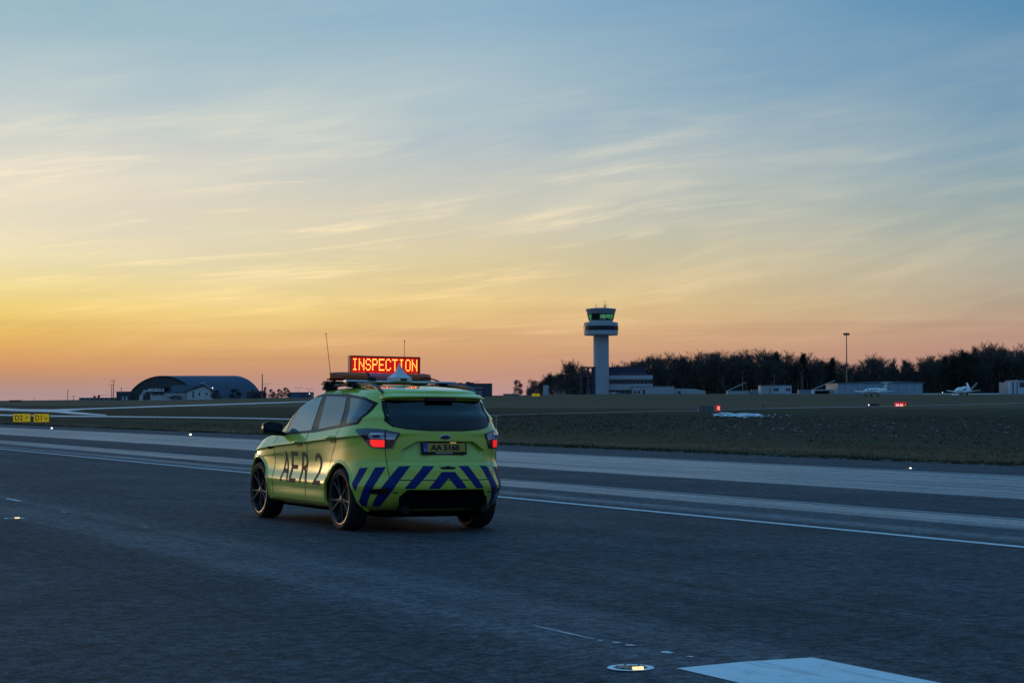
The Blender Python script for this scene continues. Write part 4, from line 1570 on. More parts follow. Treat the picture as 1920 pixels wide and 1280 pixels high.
for px, py, hh, lab in ((1431, 766, 6, 'tiny dark stake on the grass right of the snow patch'), (52, 765, 6, 'thin pale stake on the grass above the taxiway')):
    h_ = hit(px, py)
    a_ = P(px, py - hh, h_.y).z - h_.z
    mb = MB()
    mb.bar((0, 0, -.1), (0, 0, a_), .12 if px < 100 else .07, .10 if px < 100 else .07, 8)
    mb.bar((0, 0, a_), (0, 0, a_ + .12), .10, .06, 8)
    tag(mb.build('stake', POST if px < 100 else SIGNB, loc=h_), lab, 'stake')

# ------------------------------------------------------------------ buildings (walls face the camera; every opening is built)
WHITEWALL = mat('white_rendered_wall', (.40, .43, .47), .7, var=.10, vscale=.3)
GREYWALL = mat('grey_wall', (.22, .23, .25), .7, var=.12, vscale=.3)
DARKWALL = mat('dark_cladding', (.050, .055, .065), .6, var=.15, vscale=.3)
ROOFD = mat('dark_roof', (.045, .048, .060), .7, var=.15, vscale=.3)
WIN = mat('dark_window_glass', (.015, .02, .03), .06, var=0, spec=.8)
FRAME = mat('window_frame', (.16, .17, .19), .5, var=.05)
STEEL = mat('mast_steel', (.12, .12, .125), .5, .6, var=.1)


class Bld:
    """a building set out on a vertical plane at distance Y; coordinates in metres from its lower left corner"""
    def __init__(self, name, label, px0, px1, pyt, pyb, Y, cat='building', group=None, rz=0.0):
        a, b_ = P(px0, pyb, Y), P(px1, pyt, Y)
        self.w, self.h = b_.x - a.x, b_.z - a.z
        self.px0, self.pyb, self.Y = px0, pyb, Y
        self.k = Y / FPX
        zb = a.z
        self.o = thing(name, label, cat, (a.x, Y, zb), rz, group)
        self.drop = max(.3, zb - ground_at(a.x + self.w / 2, Y) + .3)

    def x(self, px):
        return (px - self.px0) * self.k

    def z(self, py):
        return (self.pyb - py) * self.k

    def box(self, name, x0, x1, y0, y1, z0, z1, m, parent=None):
        mb = MB()
        mb.box(x0, x1, y0, y1, z0, z1)
        return mb.build(name, m, parent or self.o)

    def window(self, x0, x1, z0, z1, parent, y=0.0, m=None, fw=.08):
        mb = MB()
        mb.box(x0, x1, y - .05, y + .02, z0, z0 + fw)
        mb.box(x0, x1, y - .05, y + .02, z1 - fw, z1)
        mb.box(x0, x0 + fw, y - .05, y + .02, z0 + fw, z1 - fw)
        mb.box(x1 - fw, x1, y - .05, y + .02, z0 + fw, z1 - fw)
        w_ = mb.build('window', FRAME, parent)
        return w_

    def win(self, x0, x1, z0, z1, y=0.0, m=None, fw=.08):
        w_ = self.window(x0, x1, z0, z1, self.o, y, m, fw)
        self.box('pane', x0 + fw, x1 - fw, y - .03, y + .015, z0 + fw, z1 - fw, m or WIN, w_)
        return w_


# --- control tower
TY = 700.0
TW = Bld('control_tower', 'tall white control tower with green glass cab above a round gallery', 1095.6, 1160.4, 578, 739, TY, 'control tower')
k_ = TW.k
tc_ = TW.x(1128.2)
mb = MB()
shw = 14.6 * k_
mb.prism([(tc_ + shw * math.cos(a_) * (1.0 if True else 1), shw + shw * math.sin(a_)) for a_ in np.linspace(0, 2 * math.pi, 25)[:-1]], -TW.drop, TW.z(628) + .05)
shaft = mb.build('shaft', WHITEWALL, TW.o, smooth=40)
cy_ = shw
Mc = Matrix.Translation((tc_ + .0, cy_, 0))
mb = MB()
g0, g1, gw0, gw1 = TW.z(628.2), TW.z(604.6), TW.z(619.0), TW.z(611.0)
gr = 32.0 * k_
mb.lathe([(shw * .9, g0), (gr * .97, g0), (gr, g0 + .3), (gr, gw0)], 32, Mc)
mb.build('gallery_lower_wall', WHITEWALL, TW.o, smooth=30)
mb = MB()
mb.lathe([(gr, gw1), (gr, g1), (gr * .93, g1 + .15), (0, g1 + .15)], 32, Mc)
mb.build('gallery_upper_wall', WHITEWALL, TW.o, smooth=30)
mb = MB()
mb.lathe([(gr * 1.006, gw0 - .02), (gr * 1.006, gw1 + .02)], 32, Mc)
gb = mb.build('gallery_window_band', mat('gallery_glass', (.015, .02, .03), .4, var=0, spec=.3), TW.o, smooth=30)
for i in range(32):
    an = 2 * math.pi * i / 32
    if i % 2 == 0:
        mb = MB()
        mb.bar((tc_ + gr * 1.012 * math.cos(an), cy_ + gr * 1.012 * math.sin(an), gw0), (tc_ + gr * 1.012 * math.cos(an), cy_ + gr * 1.012 * math.sin(an), gw1), .09, .09, 4)
        mb.build('window_mullion', mat('navy_frame', (.03, .04, .06), .5, var=0), gb)
# cab: sill, glass cone, deep fascia, roof
c0, c1, c2, c3 = g1 + .1, TW.z(600.2), TW.z(587.8), TW.z(578.6)
r0, r1, r2, r3 = 22.2 * k_, 22.8 * k_, 25.9 * k_, 28.9 * k_
mb = MB()
mb.lathe([(r0, c0), (r1, c1)], 16, Mc)
mb.build('cab_sill', WHITEWALL, TW.o)
mb = MB()
mb.lathe([(r2, c2), (r3, c3 - .1), (r3 * .99, c3 + .02), (r3 * .55, c3 + .35), (0, c3 + .4)], 16, Mc)
mb.build('cab_roof', mat('grey_fascia', (.26, .28, .32), .6, var=.1), TW.o)
mb = MB()
mb.lathe([(0, c2 + .02), (r2 - .1, c2 + .02)], 16, Mc)
mb.build('cab_ceiling', DARKWALL, TW.o)
gm = bpy.data.materials.new('green_cab_glass')
gm.use_nodes = True
t_ = NT(gm.node_tree)
tr, gl = t_.n('ShaderNodeBsdfTransparent'), t_.n('ShaderNodeBsdfGlossy')
tr.inputs[0].default_value = (.26, .66, .58, 1)
gl.inputs[0].default_value = (.8, .9, .9, 1)
gl.inputs[1].default_value = .03
mx_ = t_.n('ShaderNodeMixShader')
mx_.inputs[0].default_value = .10
t_.put(mx_.inputs[1], tr.outputs[0])
t_.put(mx_.inputs[2], gl.outputs[0])
t_.put(t_.n('ShaderNodeOutputMaterial').inputs[0], mx_.outputs[0])
for i in range(16):
    a0, a1 = 2 * math.pi * (i + .06) / 16, 2 * math.pi * (i + .94) / 16
    mb = MB()
    mb.add([(tc_ + r * math.cos(a), cy_ + r * math.sin(a), z) for r, z in ((r1, c1), (r2, c2)) for a in (a0, a1)], [(0, 1, 3, 2)])
    mb.build('glass_pane', gm, TW.o)
    am = 2 * math.pi * i / 16
    mb = MB()
    mb.bar((tc_ + r1 * math.cos(am), cy_ + r1 * math.sin(am), c1), (tc_ + r2 * math.cos(am), cy_ + r2 * math.sin(am), c2), .10, .10, 4)
    mb.build('glazing_bar', SIGNB, TW.o)
mb = MB()
mb.box(tc_ - 3.4, tc_ - .4, cy_ - 1.2, cy_ + 1.5, c1 - .3, c2 + .02)
mb.build('cab_core', DARKWALL, TW.o)
for i, (dx, hh) in enumerate(((-3.2, .9), (-1.9, 1.1), (.3, 1.0), (1.2, .8), (2.2, 1.2), (3.3, .7))):
    mb = MB()
    mb.box(tc_ + dx - .55, tc_ + dx + .55, cy_ - 2.2, cy_ - 1.4, c1 - .2, c1 + hh * .75)
    mb.build('control_desk', DARKWALL, TW.o)
for dx, hh, r_ in ((-1.9, 1.7, .09), (-1.5, 1.4, .05), (-.7, 1.0, .05), (1.1, 3.0, .06), (1.7, 2.9, .06), (1.4, 1.3, .22), (2.5, 1.3, .05), (.5, 1.2, .05), (1.9, 2.0, .05)):
    mb = MB()
    mb.bar((tc_ + dx, cy_, c3 + .2), (tc_ + dx + (.12 if dx > 1 else 0), cy_, c3 + .3 + hh), r_, r_ * .7, 5)
    mb.build('roof_antenna', STEEL, TW.o)

# --- building round the foot of the tower
B = Bld('tower_building', 'white low office building with two dark window bands right of the tower', 1133, 1224, 687, 739, 704, 'building')
H0, H1, H2, H3 = B.z(731), B.z(720), B.z(711.3), B.z(703.5)
B.box('ground_floor_wall', .3, B.x(1224) - .3, .6, 16, -B.drop, H0, GREYWALL)
B.box('lower_band_wall', 0, B.x(1224), 0, 16, H0, H1, WHITEWALL)
B.box('window_band_wall', .2, B.x(1224) - .2, .35, 16, H1, H2, DARKWALL)
B.box('upper_band_wall', 0, B.x(1224), 0, 16, H2, H3, WHITEWALL)
for i in range(12):
    x0 = .35 + i * (B.x(1224) - .7) / 12
    B.win(x0 + .06, x0 + (B.x(1224) - .7) / 12 - .06, H1 + .15, H2 - .1, .33, None, .10)
B.box('upper_storey', B.x(1142), B.x(1212), 3.2, 15, H3, B.z(687.6), mat('navy_cladding', (.030, .032, .075), .6, var=.1))
for i in range(6):
    x0 = B.x(1163) + i * 1.75
    B.win(x0, x0 + 1.4, H3 + .2, H3 + .9, 3.18, None, .06)
for i in range(5):
    x0 = B.x(1135) + i * 1.9
    B.win(x0, x0 + 1.7, .4, H0 - .2, .58, None, .08)
A = Bld('annexe', 'pale single storey annexe with dark openings at the right of the tower offices', 1186, 1264, 723.8, 739, 700, 'building')
A.box('wall', 0, A.w, 0, 9, -A.drop, A.z(725), WHITEWALL)
A.box('roof_edge', -.1, A.w + .1, -.12, 9.1, A.z(725) + .003, A.z(723.8), GREYWALL)
for px in (1189, 1196):
    A.win(A.x(px), A.x(px + 4.2), A.z(737.5), A.z(732.5))
A.box('door', A.x(1205), A.x(1209.5), -.06, .05, 0, A.z(730.5), DARKWALL)
A.win(A.x(1201.5), A.x(1203), A.z(730), A.z(727.5))
SH = Bld('low_shed', 'long low white shed roof beside the annexe, tapering to the right', 1264, 1324, 727.6, 739, 705, 'shed')
mb = MB()
mb.prism([(0, -SH.drop), (0, SH.z(728.0)), (SH.x(1302), SH.z(729)), (SH.x(1323), SH.z(733)), (SH.x(1323), -SH.drop)], -7, 0, Matrix.Rotation(R(90), 4, 'X'))
mb.build('wall', WHITEWALL, SH.o)
SH.box('door', SH.x(1272), SH.x(1276), -.05, .1, 0, SH.z(733), DARKWALL)
ST = Bld('stair_tower', 'dark open steel stair frame left of the control tower', 1089, 1120, 687, 739, 701, 'stair tower')
NAVY = mat('navy_steel', (.035, .028, .060), .6, var=.1)
for px in (1089, 1101, 1109, 1117):
    ST.box('column', ST.x(px), ST.x(px + (3.8 if px != 1109 else 5.5)), 0, .8, -ST.drop, ST.z(690.4), NAVY)
ST.box('top_beam', 0, ST.x(1118), -.05, .9, ST.z(690.4), ST.z(687.4), NAVY)
for py in (706, 724):
    ST.box('landing', .2, ST.x(1118), .1, 5, ST.z(py + 1), ST.z(py - 1), NAVY)
ST.box('rear_wall', .2, ST.x(1118), 5, 5.4, -ST.drop, ST.z(703), DARKWALL)
ST.box('white_pipe', ST.x(1103.2), ST.x(1106.5), 1.2, 1.9, ST.z(720), ST.z(704), WHITEWALL)
ST.box('lift_shaft', ST.x(1100.5), ST.x(1107), .9, 2.4, -ST.drop, ST.z(724.5), WHITEWALL)
CN = Bld('canopy', 'thin flat canopy with a pale kiosk left of the tower', 1019, 1090, 721, 739, 705, 'canopy')
CN.box('roof_slab', CN.x(1028), CN.w, 0, 6, CN.z(730.6), CN.z(728.8), DARKWALL)
CN.box('kiosk', 0, CN.x(1029), .5, 4, -CN.drop, CN.z(722), WHITEWALL)
CN.box('low_wall', CN.x(1040), CN.x(1062), 2, 3, -CN.drop, CN.z(732.5), WHITEWALL)
for px in (1034, 1050, 1068, 1084):
    CN.box('column', CN.x(px), CN.x(px + 1.2), 1, 1.3, -CN.drop, CN.z(730.6) - .002, DARKWALL)
CARW = mat('white_car_paint', (.6, .6, .62), .3, var=0, coat=.5)


def far_car(label, px0, px1, pyb, Y, m, group=None, rz=0.0):
    a = P(px0, pyb, Y)
    w_ = (px1 - px0) * Y / FPX
    o = thing('parked_car', label, 'car', (a.x + w_ / 2, Y, ground_at(a.x + w_ / 2, Y)), rz, group)
    mb = MB()
    L_ = w_
    side = [(-.5, .12), (-.5, .20), (-.46, .26), (-.30, .29), (-.18, .41), (.12, .42), (.27, .30), (.45, .27), (.5, .22), (.5, .12)]
    mb.prism([(x_ * L_, z_ * L_ * .8) for x_, z_ in side], -.85, .85, Matrix.Rotation(R(90), 4, 'X'))
    mb.build('car_body', m, o)
    mb = MB()
    mb.prism([(x_ * L_, z_ * L_ * .8) for x_, z_ in [(-.27, .30), (-.17, .39), (.11, .40), (.23, .31)]], -.86, .86, Matrix.Rotation(R(90), 4, 'X'))
    mb.build('car_windows', WIN, o)
    for sx in (-.3, .3):
        for sy in (-.75, .75):
            mb = MB()
            mb.bar((sx * L_, sy - .1, .1 * L_ * .8), (sx * L_, sy + .14 * (1 if sy > 0 else -1) + .0, .1 * L_ * .8), .08 * L_, .08 * L_, 10)
            mb.build('wheel', RUBBER, o)
    return o


far_car('small white car parked before the tower offices', 1143.5, 1158.5, 738.6, 690, CARW)

# --- hangar, cabin and small sheds on the right-hand apron
HG = Bld('hangar', 'long pale hangar with tall sliding doors behind the first aircraft', 1571.5, 1730, 714, 738.5, 560, 'hangar')
HG.box('wall', 0, HG.w, 0, 22, -HG.drop, HG.z(718), mat('hangar_wall', (.22, .26, .31), .6, var=.08, vscale=.3))
mb = MB()
zr, ze = HG.z(714.4), HG.z(717.9)
mb.prism([(-.3, ze), (HG.x(1660), zr), (HG.w + .3, ze + .15), (HG.w + .3, ze - .25), (-.3, ze - .25)], -22.3, .35, Matrix.Rotation(R(90), 4, 'X'))
mb.build('roof', mat('teal_roof_edge', (.085, .11, .115), .6, var=.1), HG.o)
HD = mat('hangar_door', (.24, .29, .345), .55, var=.06, vscale=.4)
edges = [1573, 1584, 1597.5, 1608, 1622, 1635.5, 1652, 1668, 1684, 1699.5, 1714, 1728]
for i, (a, b_) in enumerate(zip(edges, edges[1:])):
    HG.box('sliding_door', HG.x(a) + .05, HG.x(b_) - .05, -.16 - .06 * (i % 2), -.02, -.2, HG.z(718.6), HD)
CB = Bld('site_cabin', 'white flat roofed cabin with two dark windows left of the tall mast', 1426.5, 1484, 722, 737.6, 575, 'cabin')
CB.box('wall', 0, CB.w, 0, 6, -CB.drop, CB.z(723), WHITEWALL)
CB.box('roof', -.1, CB.w + .1, -.1, 6.1, CB.z(723) + .002, CB.z(722), GREYWALL)
for px in (1450.5, 1473.6):
    CB.win(CB.x(px), CB.x(px + 4), CB.z(733.2), CB.z(727.5))
    CB.win(CB.x(px + 4.6), CB.x(px + 8.6), CB.z(733.2), CB.z(727.5))
CB.box('door', CB.x(1442), CB.x(1446), -.05, .06, 0, CB.z(726.5), GREYWALL)
CB.box('panel_joint', CB.x(1459.5), CB.x(1460.2), -.04, .02, 0, CB.z(723), GREYWALL)
GB = Bld('terminal_building', 'grey building with tall piers and a dark window at the right edge', 1893, 1940, 713, 738.5, 545, 'building')
GB.box('wall', GB.x(1897), GB.w, .4, 14, -GB.drop, GB.z(716), GREYWALL)
for px in (1893.5, 1901.5):
    GB.box('pier', GB.x(px), GB.x(px + 4.6), 0, 1.5, -GB.drop, GB.z(715.8), WHITEWALL)
GB.box('front_wall', GB.x(1908.5), GB.w, 0, .38, -GB.drop, GB.z(715), WHITEWALL)
GB.box('roof', GB.x(1908.5), GB.w + .2, -.2, 14.2, GB.z(715) + .002, GB.z(712.4), GREYWALL)
GB.win(GB.x(1911.5), GB.x(1921), GB.z(726), GB.z(717), -.02)
for px0, px1, pyt, lab, m_ in ((1364, 1405, 732.8, 'long pale low wall below the left sloping boom', WHITEWALL), (1498, 1526, 731.5, 'low grey block left of the open shelter', GREYWALL), (1410, 1427, 731, 'low grey block left of the white cabin', GREYWALL)):
    W = Bld('low_wall', lab, px0, px1, pyt, 737.8, 585, 'wall')
    W.box('wall', 0, W.w, 0, 3, -W.drop, W.h, m_)
    W.box('coping', -.05, W.w + .05, -.06, 3.05, W.h + .002, W.h + .18, GREYWALL)
SL = Bld('shelter', 'low pale shelter with one wide dark opening left of the hangar', 1526, 1566, 730, 738, 570, 'shelter')
SL.box('roof', 0, SL.w, 0, 5, SL.z(732.2), SL.z(730), mat('pale_shelter', (.40, .39, .40), .7))
SL.box('left_wall', 0, SL.x(1528), 0, 5, -SL.drop, SL.z(732.2) - .002, WHITEWALL)
SL.box('right_wall', SL.x(1556), SL.w, 0, 5, -SL.drop, SL.z(732.2) - .002, mat('pale_shelter', (0, 0, 0)))
SL.box('rear_wall', SL.x(1528), SL.x(1556), 4, 5, -SL.drop, SL.z(732.2) - .002, DARKWALL)
for (xa, ya), (xb, yb), lab in (((1366, 731.5), (1397.5, 717.0), 'sloping pale boom rising to the right, left of the white cabin'), ((1527, 728.5), (1565, 713.3), 'sloping pale boom rising to the right, beside the hangar')):
    a, b_ = P(xa, ya, 600), P(xb, yb, 600)
    o = thing('loading_boom', lab, 'boom', (a.x, a.y, ground_at(a.x, a.y)))
    mb = MB()
    mb.bar((0, 0, a.z - o.location.z), (b_.x - a.x, 0, b_.z - o.location.z), .16, .14, 6)
    mb.build('arm', mat('pale_boom', (.28, .30, .31), .6), o)
    mb = MB()
    mb.box(-.3, .3, -.3, .3, -.3, a.z - o.location.z + .1)
    mb.build('pedestal', GREYWALL, o)
    mb = MB()
    mb.box(b_.x - a.x - .9, b_.x - a.x - .7, -.1, .1, -.3, b_.z - o.location.z - .3)
    mb.build('support', STEEL, o)

# --- masts and lamp posts


def lamp_post(label, px, pyt, pyb, Y, arms, group=None, glow=False, cat='lamp post', name='lamp_post', rad=.09, head='flat', lampc=None):
    t_, b_ = P(px, pyt, Y), P(px, pyb, Y)
    zg = ground_at(t_.x, Y)
    o = thing(name, label, cat, (t_.x, Y, zg), 0, group)
    H_ = t_.z - zg
    mb = MB()
    mb.bar((0, 0, -.2), (0, 0, H_), rad * 1.4, rad * .8, 8)
    mb.build('pole', STEEL, o)
    for dx, dz in arms:
        mb = MB()
        if abs(dx) > .1:
            mb.bar((0, 0, H_ - .1), (dx, 0, H_ + dz), rad * .6, rad * .5, 6)
            a_ = mb.build('arm', STEEL, o)
        else:
            a_ = o
        mb = MB()
        sx = 1 if dx >= 0 else -1
        if head == 'flat':
            Mh = Matrix.Translation((dx, 0, H_ + dz)) @ Matrix.Rotation(-.18 * sx, 4, 'Y')
            mb.box(-.55, .55, -.22, .22, -.06, .10, Mh)
        else:
            mb.lathe([(0, .28), (.22, .22), (.34, 0), (.22, -.16), (0, -.2)], 10, Matrix.Translation((dx, 0, H_ + dz)))
        mb.build('lamp_head', lampc or mat('lamp_head_grey', (.42, .43, .44), .4), o if a_ is o else a_)
    return o


MY = 575.0
t_, zg = P(1587, 627, MY), 0
o = thing('light_mast', 'tall floodlight mast standing before the hangar', 'light mast', (t_.x, MY, ground_at(t_.x, MY)))
H_ = t_.z - o.location.z
mb = MB()
mb.bar((0, 0, -.2), (0, 0, H_), .24, .13, 10)
mb.build('pole', STEEL, o)
mb = MB()
mb.lathe([(.25, H_ - .3), (.75, H_ - .3), (.75, H_ - .18), (.25, H_ - .18)], 12, None, True)
mb.build('ring_platform', STEEL, o)
for an in (0.2, 1.3, 2.4, 3.4, 4.4, 5.4):
    mb = MB()
    mb.box(-.28, .28, -.16, .16, -.24, .24, Matrix.Translation((.72 * math.cos(an), .72 * math.sin(an), H_ + .15)) @ Matrix.Rotation(an, 4, 'Z') @ Matrix.Rotation(.5, 4, 'Y'))
    mb.build('floodlight', mat('floodlight_dark', (.05, .05, .05), .5), o)
mb = MB()
mb.box(-.3, .3, -.35, -.12, H_ * .46, H_ * .5)
mb.build('junction_box', mat('lamp_head_grey', (0, 0, 0)), o)
lp = [(1392, 696, [(-1.5, .1), (1.5, .35)], 'double armed lamp post above the left sloping boom'), (1451.5, 703, [(-1.2, .1), (1.0, .2)], 'double armed lamp post behind the white cabin'),
      (1502.5, 697, [(-1.2, .2), (1.1, .25)], 'taller of the twin double lamp posts right of the white cabin'), (1505.6, 704, [(-.9, .1), (1.0, .1)], 'shorter of the twin double lamp posts right of the white cabin')]
for px, py, arms, lab in lp:
    lamp_post(lab, px, py, 737, 610, arms, 'double lamp posts on the apron')
for px, py, lab in ((1400.5, 717, 'ball lamp at the top of the left sloping boom'), (1425.5, 716, 'ball lamp just left of the white cabin'), (1446, 716, 'ball lamp above the left end of the white cabin'),
                    (1471, 715, 'ball lamp above the right end of the white cabin'), (1496.5, 714.5, 'ball lamp left of the twin double lamp posts'),
                    (1514, 714, 'ball lamp right of the twin double lamp posts'), (1540, 714, 'ball lamp over the right sloping boom')):
    lamp_post(lab, px, py, 737, 605, [(0, 0)], 'ball lamps along the apron', head='ball', rad=.05)
lamp_post('thin dark pole right of the tall mast before the hangar', 1597.5, 704, 737, 575, [], None, cat='pole', name='pole', rad=.07)
# left side masts
lamp_post('thin mast on the horizon left of the grey low building', 127, 731, 750, 1100, [(0, 0)], None, cat='mast', name='mast', rad=.16, head='ball', lampc=STEEL)
lamp_post('short mast with a small head left of the low building', 138, 742.5, 750, 1100, [(-.6, 0), (.6, 0)], None, cat='mast', name='mast', rad=.14, lampc=STEEL)
lamp_post('tiny thin mast right of the red shed on the horizon', 65, 745.5, 751, 1150, [(-.6, 0)], None, cat='mast', name='mast', rad=.12, lampc=STEEL)
for px, py, arms, lab in ((209.6, 721, [(-1.1, .1), (.9, -.1)], 'shorter of the twin floodlight masts left of the arched hangar'), (212.8, 714.5, [(-1.0, .1), (.7, .1), (0, .6)], 'taller of the twin floodlight masts left of the arched hangar')):
    lamp_post(lab, px, py, 748, 1000, arms, 'twin floodlight masts', cat='light mast', name='light_mast', rad=.17, lampc=STEEL)
lamp_post('single lamp on the square annexe of the arched hangar', 227.4, 727, 736, 985, [(0, 0)], None, rad=.14, head='ball', lampc=STEEL)
lamp_post('tall thin pale mast right of the arched hangar', 491.8, 701, 747, 900, [], None, cat='mast', name='mast', rad=.26)
for px, py, lab in ((500.5, 719.5, 'tee shaped lamp post right of the tall pale mast'), (559.5, 726.8, 'tee shaped lamp post behind the blue shed'), (580, 729, 'small tee shaped lamp post at the right end of the blue shed')):
    lamp_post(lab, px, py, 747, 940, [(-1.3, .05), (1.3, .05)], 'tee shaped lamp posts', rad=.07)

# --- arched hangar and the buildings on the left
AY = 1000.0
AH = Bld('arched_hangar', 'huge dark arched hangar with a barrel roof on the left horizon', 236, 468, 704, 749, AY, 'hangar')
xa, xb, xp = 0.0, AH.x(372), AH.x(304)
zt = AH.z(704.6)
n = 22


def arc(x0, x1, zmax, base=0.0, pw=.5):
    out = []
    hw = (x1 - x0) / 2
    rr = (hw * hw + zmax * zmax) / (2 * zmax)
    a_ = math.asin(min(1, hw / rr))
    for i in range(n + 1):
        an = -a_ + 2 * a_ * i / n
        out.append((x0 + hw + rr * math.sin(an), base + zmax - rr + rr * math.cos(an)))
    return out


fa = arc(0, AH.x(372), zt)
dx_, dy_ = AH.x(410) - AH.x(304), 55.0
hw2 = (AH.x(468) - AH.x(410))
ba = [(AH.x(410) + (x_ - AH.x(304)) * hw2 / (AH.x(372) - AH.x(304)), z_) for x_, z_ in fa]
mb = MB()
vs = [(x_, 0, z_) for x_, z_ in fa] + [(x_, dy_, z_ * (AY + dy_) / AY * 1.0) for x_, z_ in ba]
mb.add(vs, [(i, i + 1, n + 2 + i, n + 1 + i) for i in range(n)])
mb.build('barrel_roof', mat('blue_steel_roof', (.055, .075, .12), .6, .0, spec=.25, var=.08, vscale=.05), AH.o, smooth=60)
mb = MB()
inn = [(x_, z_ - .02) for x_, z_ in fa]
mb.prism([(0, -AH.drop)] + inn + [(fa[-1][0], -AH.drop)], -1.0, -.4, Matrix.Rotation(R(90), 4, 'X'))
mb.build('gable_wall', mat('hangar_gable', (.055, .06, .068), .7, var=.12, vscale=.1), AH.o)
mb = MB()
vs = []
for x_, z_ in fa:
    cxm = (fa[0][0] + fa[-1][0]) / 2
    k2 = .965
    vs += [(x_, -.25, z_ + .05), (cxm + (x_ - cxm) * k2, -.25, z_ * k2)]
mb.add(vs, [(2 * i, 2 * i + 1, 2 * i + 3, 2 * i + 2) for i in range(n)])
mb.build('gable_rim', mat('gable_rim', (.03, .03, .035), .6), AH.o)
for i in range(8):
    a, b_ = xp - 15 + i * 3.9, xp - 15 + i * 3.9 + 3.7
    AH.box('hangar_door', a, b_, -.2 - .1 * (i % 2), .3, -.4, AH.z(731), mat('hangar_door_dark', (.05, .055, .06), .6, var=.1))
SQ = Bld('hangar_annexe', 'square dark annexe at the left foot of the arched hangar', 218.2, 243, 734.8, 749, 985, 'building')
SQ.box('wall', 0, SQ.w, 0, 10, -SQ.drop, SQ.h, DARKWALL)
SQ.box('roof_edge', -.15, SQ.w + .15, -.15, 10.1, SQ.h + .002, SQ.h + .35, GREYWALL)
for px in (222, 228, 234):
    SQ.win(SQ.x(px), SQ.x(px + 3), SQ.z(744), SQ.z(740.5))
LB = Bld('low_building', 'long low grey building left of the arched hangar', 148.3, 222, 745.4, 750, 1020, 'building')
LB.box('wall', 0, LB.w, 0, 8, -LB.drop, LB.z(746), GREYWALL)
LB.box('roof', -.2, LB.w + .2, -.2, 8.2, LB.z(746) + .002, LB.z(745.4), ROOFD)
for i in range(8):
    LB.win(1 + i * 2.6, 2.6 + i * 2.6, .3, LB.z(747) - .05, -.02, None, .06)
for px0, px1, pyt, lab in ((174.8, 180, 740.5, 'smaller of two dark tanks on the low grey building'), (182.6, 187.8, 739.2, 'larger of two dark tanks on the low grey building')):
    a, b_ = P(px0, 745.4, 1023), P(px1, pyt, 1023)
    o = thing('roof_tank', lab, 'tank', ((a.x + b_.x) / 2, 1023, a.z - .15))
    hh = b_.z - a.z
    r_ = (b_.x - a.x) / 2
    mb = MB()
    mb.lathe([(0, 0), (r_ * .8, 0), (r_ * .8, hh * .72), (r_ * .5, hh * .88), (0, hh * .95)], 12)
    mb.build('tank_body', DARKWALL, o)
    mb = MB()
    mb.box(-r_, r_, -r_, r_, hh * .55, hh * .66)
    mb.build('band', SIGNB, o)
o = thing('drone_mast', 'thin horizontal wire arm above the low grey building', 'arm', (P(196, 740, 1021).x, 1021, P(196, 745.6, 1021).z))
mb = MB()
mb.bar((-2.6, 0, 1.5), (3.2, 0, 1.6), .07, .05, 5)
mb.build('arm', STEEL, o)
mb = MB()
mb.bar((-2.6, 0, -.3), (-2.6, 0, 1.6), .09, .07, 5)
mb.build('post', STEEL, o)
RS = Bld('red_shed', 'long low dark red shed on the far left horizon', 16.3, 38, 749.8, 753.6, 1120, 'shed')
RED = mat('dark_red_cladding', (.13, .03, .03), .6, var=.1)
RS.box('wall', .3, RS.w - .3, .3, 6, -RS.drop, RS.z(750.9), RED)
mb = MB()
mb.prism([(0, RS.z(750.9)), (.6, RS.h), (RS.w - .6, RS.h), (RS.w, RS.z(750.9))], -6.3, 0, Matrix.Rotation(R(90), 4, 'X'))
mb.build('roof', RED, RS.o)
for px0, px1, lab in ((228.4, 231, 'left of two small white vans by the square annexe'), (235, 237.6, 'right of two small white vans by the square annexe')):
    a = P(px0, 750, 940)
    w_ = (px1 - px0) * 940 / FPX
    o = thing('parked_van', lab, 'van', (a.x, 940, ground_at(a.x, 940)))
    mb = MB()
    mb.box(0, w_, 0, 1.9, .25, 1.5)
    mb.box(.05, w_ - .05, .1, 1.8, 1.503, 1.9)
    mb.build('van_body', CARW, o)
    mb = MB()
    mb.box(.1, w_ - .1, -.02, -.003, 1.0, 1.4)
    mb.build('windscreen', WIN, o)

# white club house with a gable roof
CH = Bld('club_house', 'white low house with dark gable roof in front of the arched hangar', 261, 398, 720, 746, 860, 'house')
HW_ = mat('house_white', (.52, .55, .58), .7, var=.1, vscale=.2)
CH.box('main_wall', CH.x(281), CH.x(351), 1.2, 9, -CH.drop, CH.z(736.2), HW_)
CH.box('left_upper_wall', CH.x(277), CH.x(307), .6, 8, CH.z(734.2), CH.z(727.4), HW_)
CH.box('left_roof', CH.x(275), CH.x(316), .3, 8.4, CH.z(727.4) + .002, CH.z(725), ROOFD)
CH.box('balcony', CH.x(268), CH.x(300), .0, 1.19, CH.z(734.2), CH.z(731), HW_)
mb = MB()
mb.bar((CH.x(262), .3, CH.z(743)), (CH.x(270), .3, CH.z(732.5)), .35, .35, 4)
mb.bar((CH.x(266), .3, CH.z(743)), (CH.x(273.5), .3, CH.z(733.5)), .25, .25, 4)
mb.box(CH.x(261), CH.x(267), .1, 1.5, -CH.drop, CH.z(741.6))
mb.build('outside_stair', HW_, CH.o)
gw = [(CH.x(350), -CH.drop), (CH.x(350), CH.z(733.5)), (CH.x(381), CH.z(724.2)), (CH.x(393.5), CH.z(731)), (CH.x(395), -CH.drop)]
mb = MB()
mb.prism(gw, -9, 0, Matrix.Rotation(R(90), 4, 'X'))
mb.build('gable_wall', HW_, CH.o)
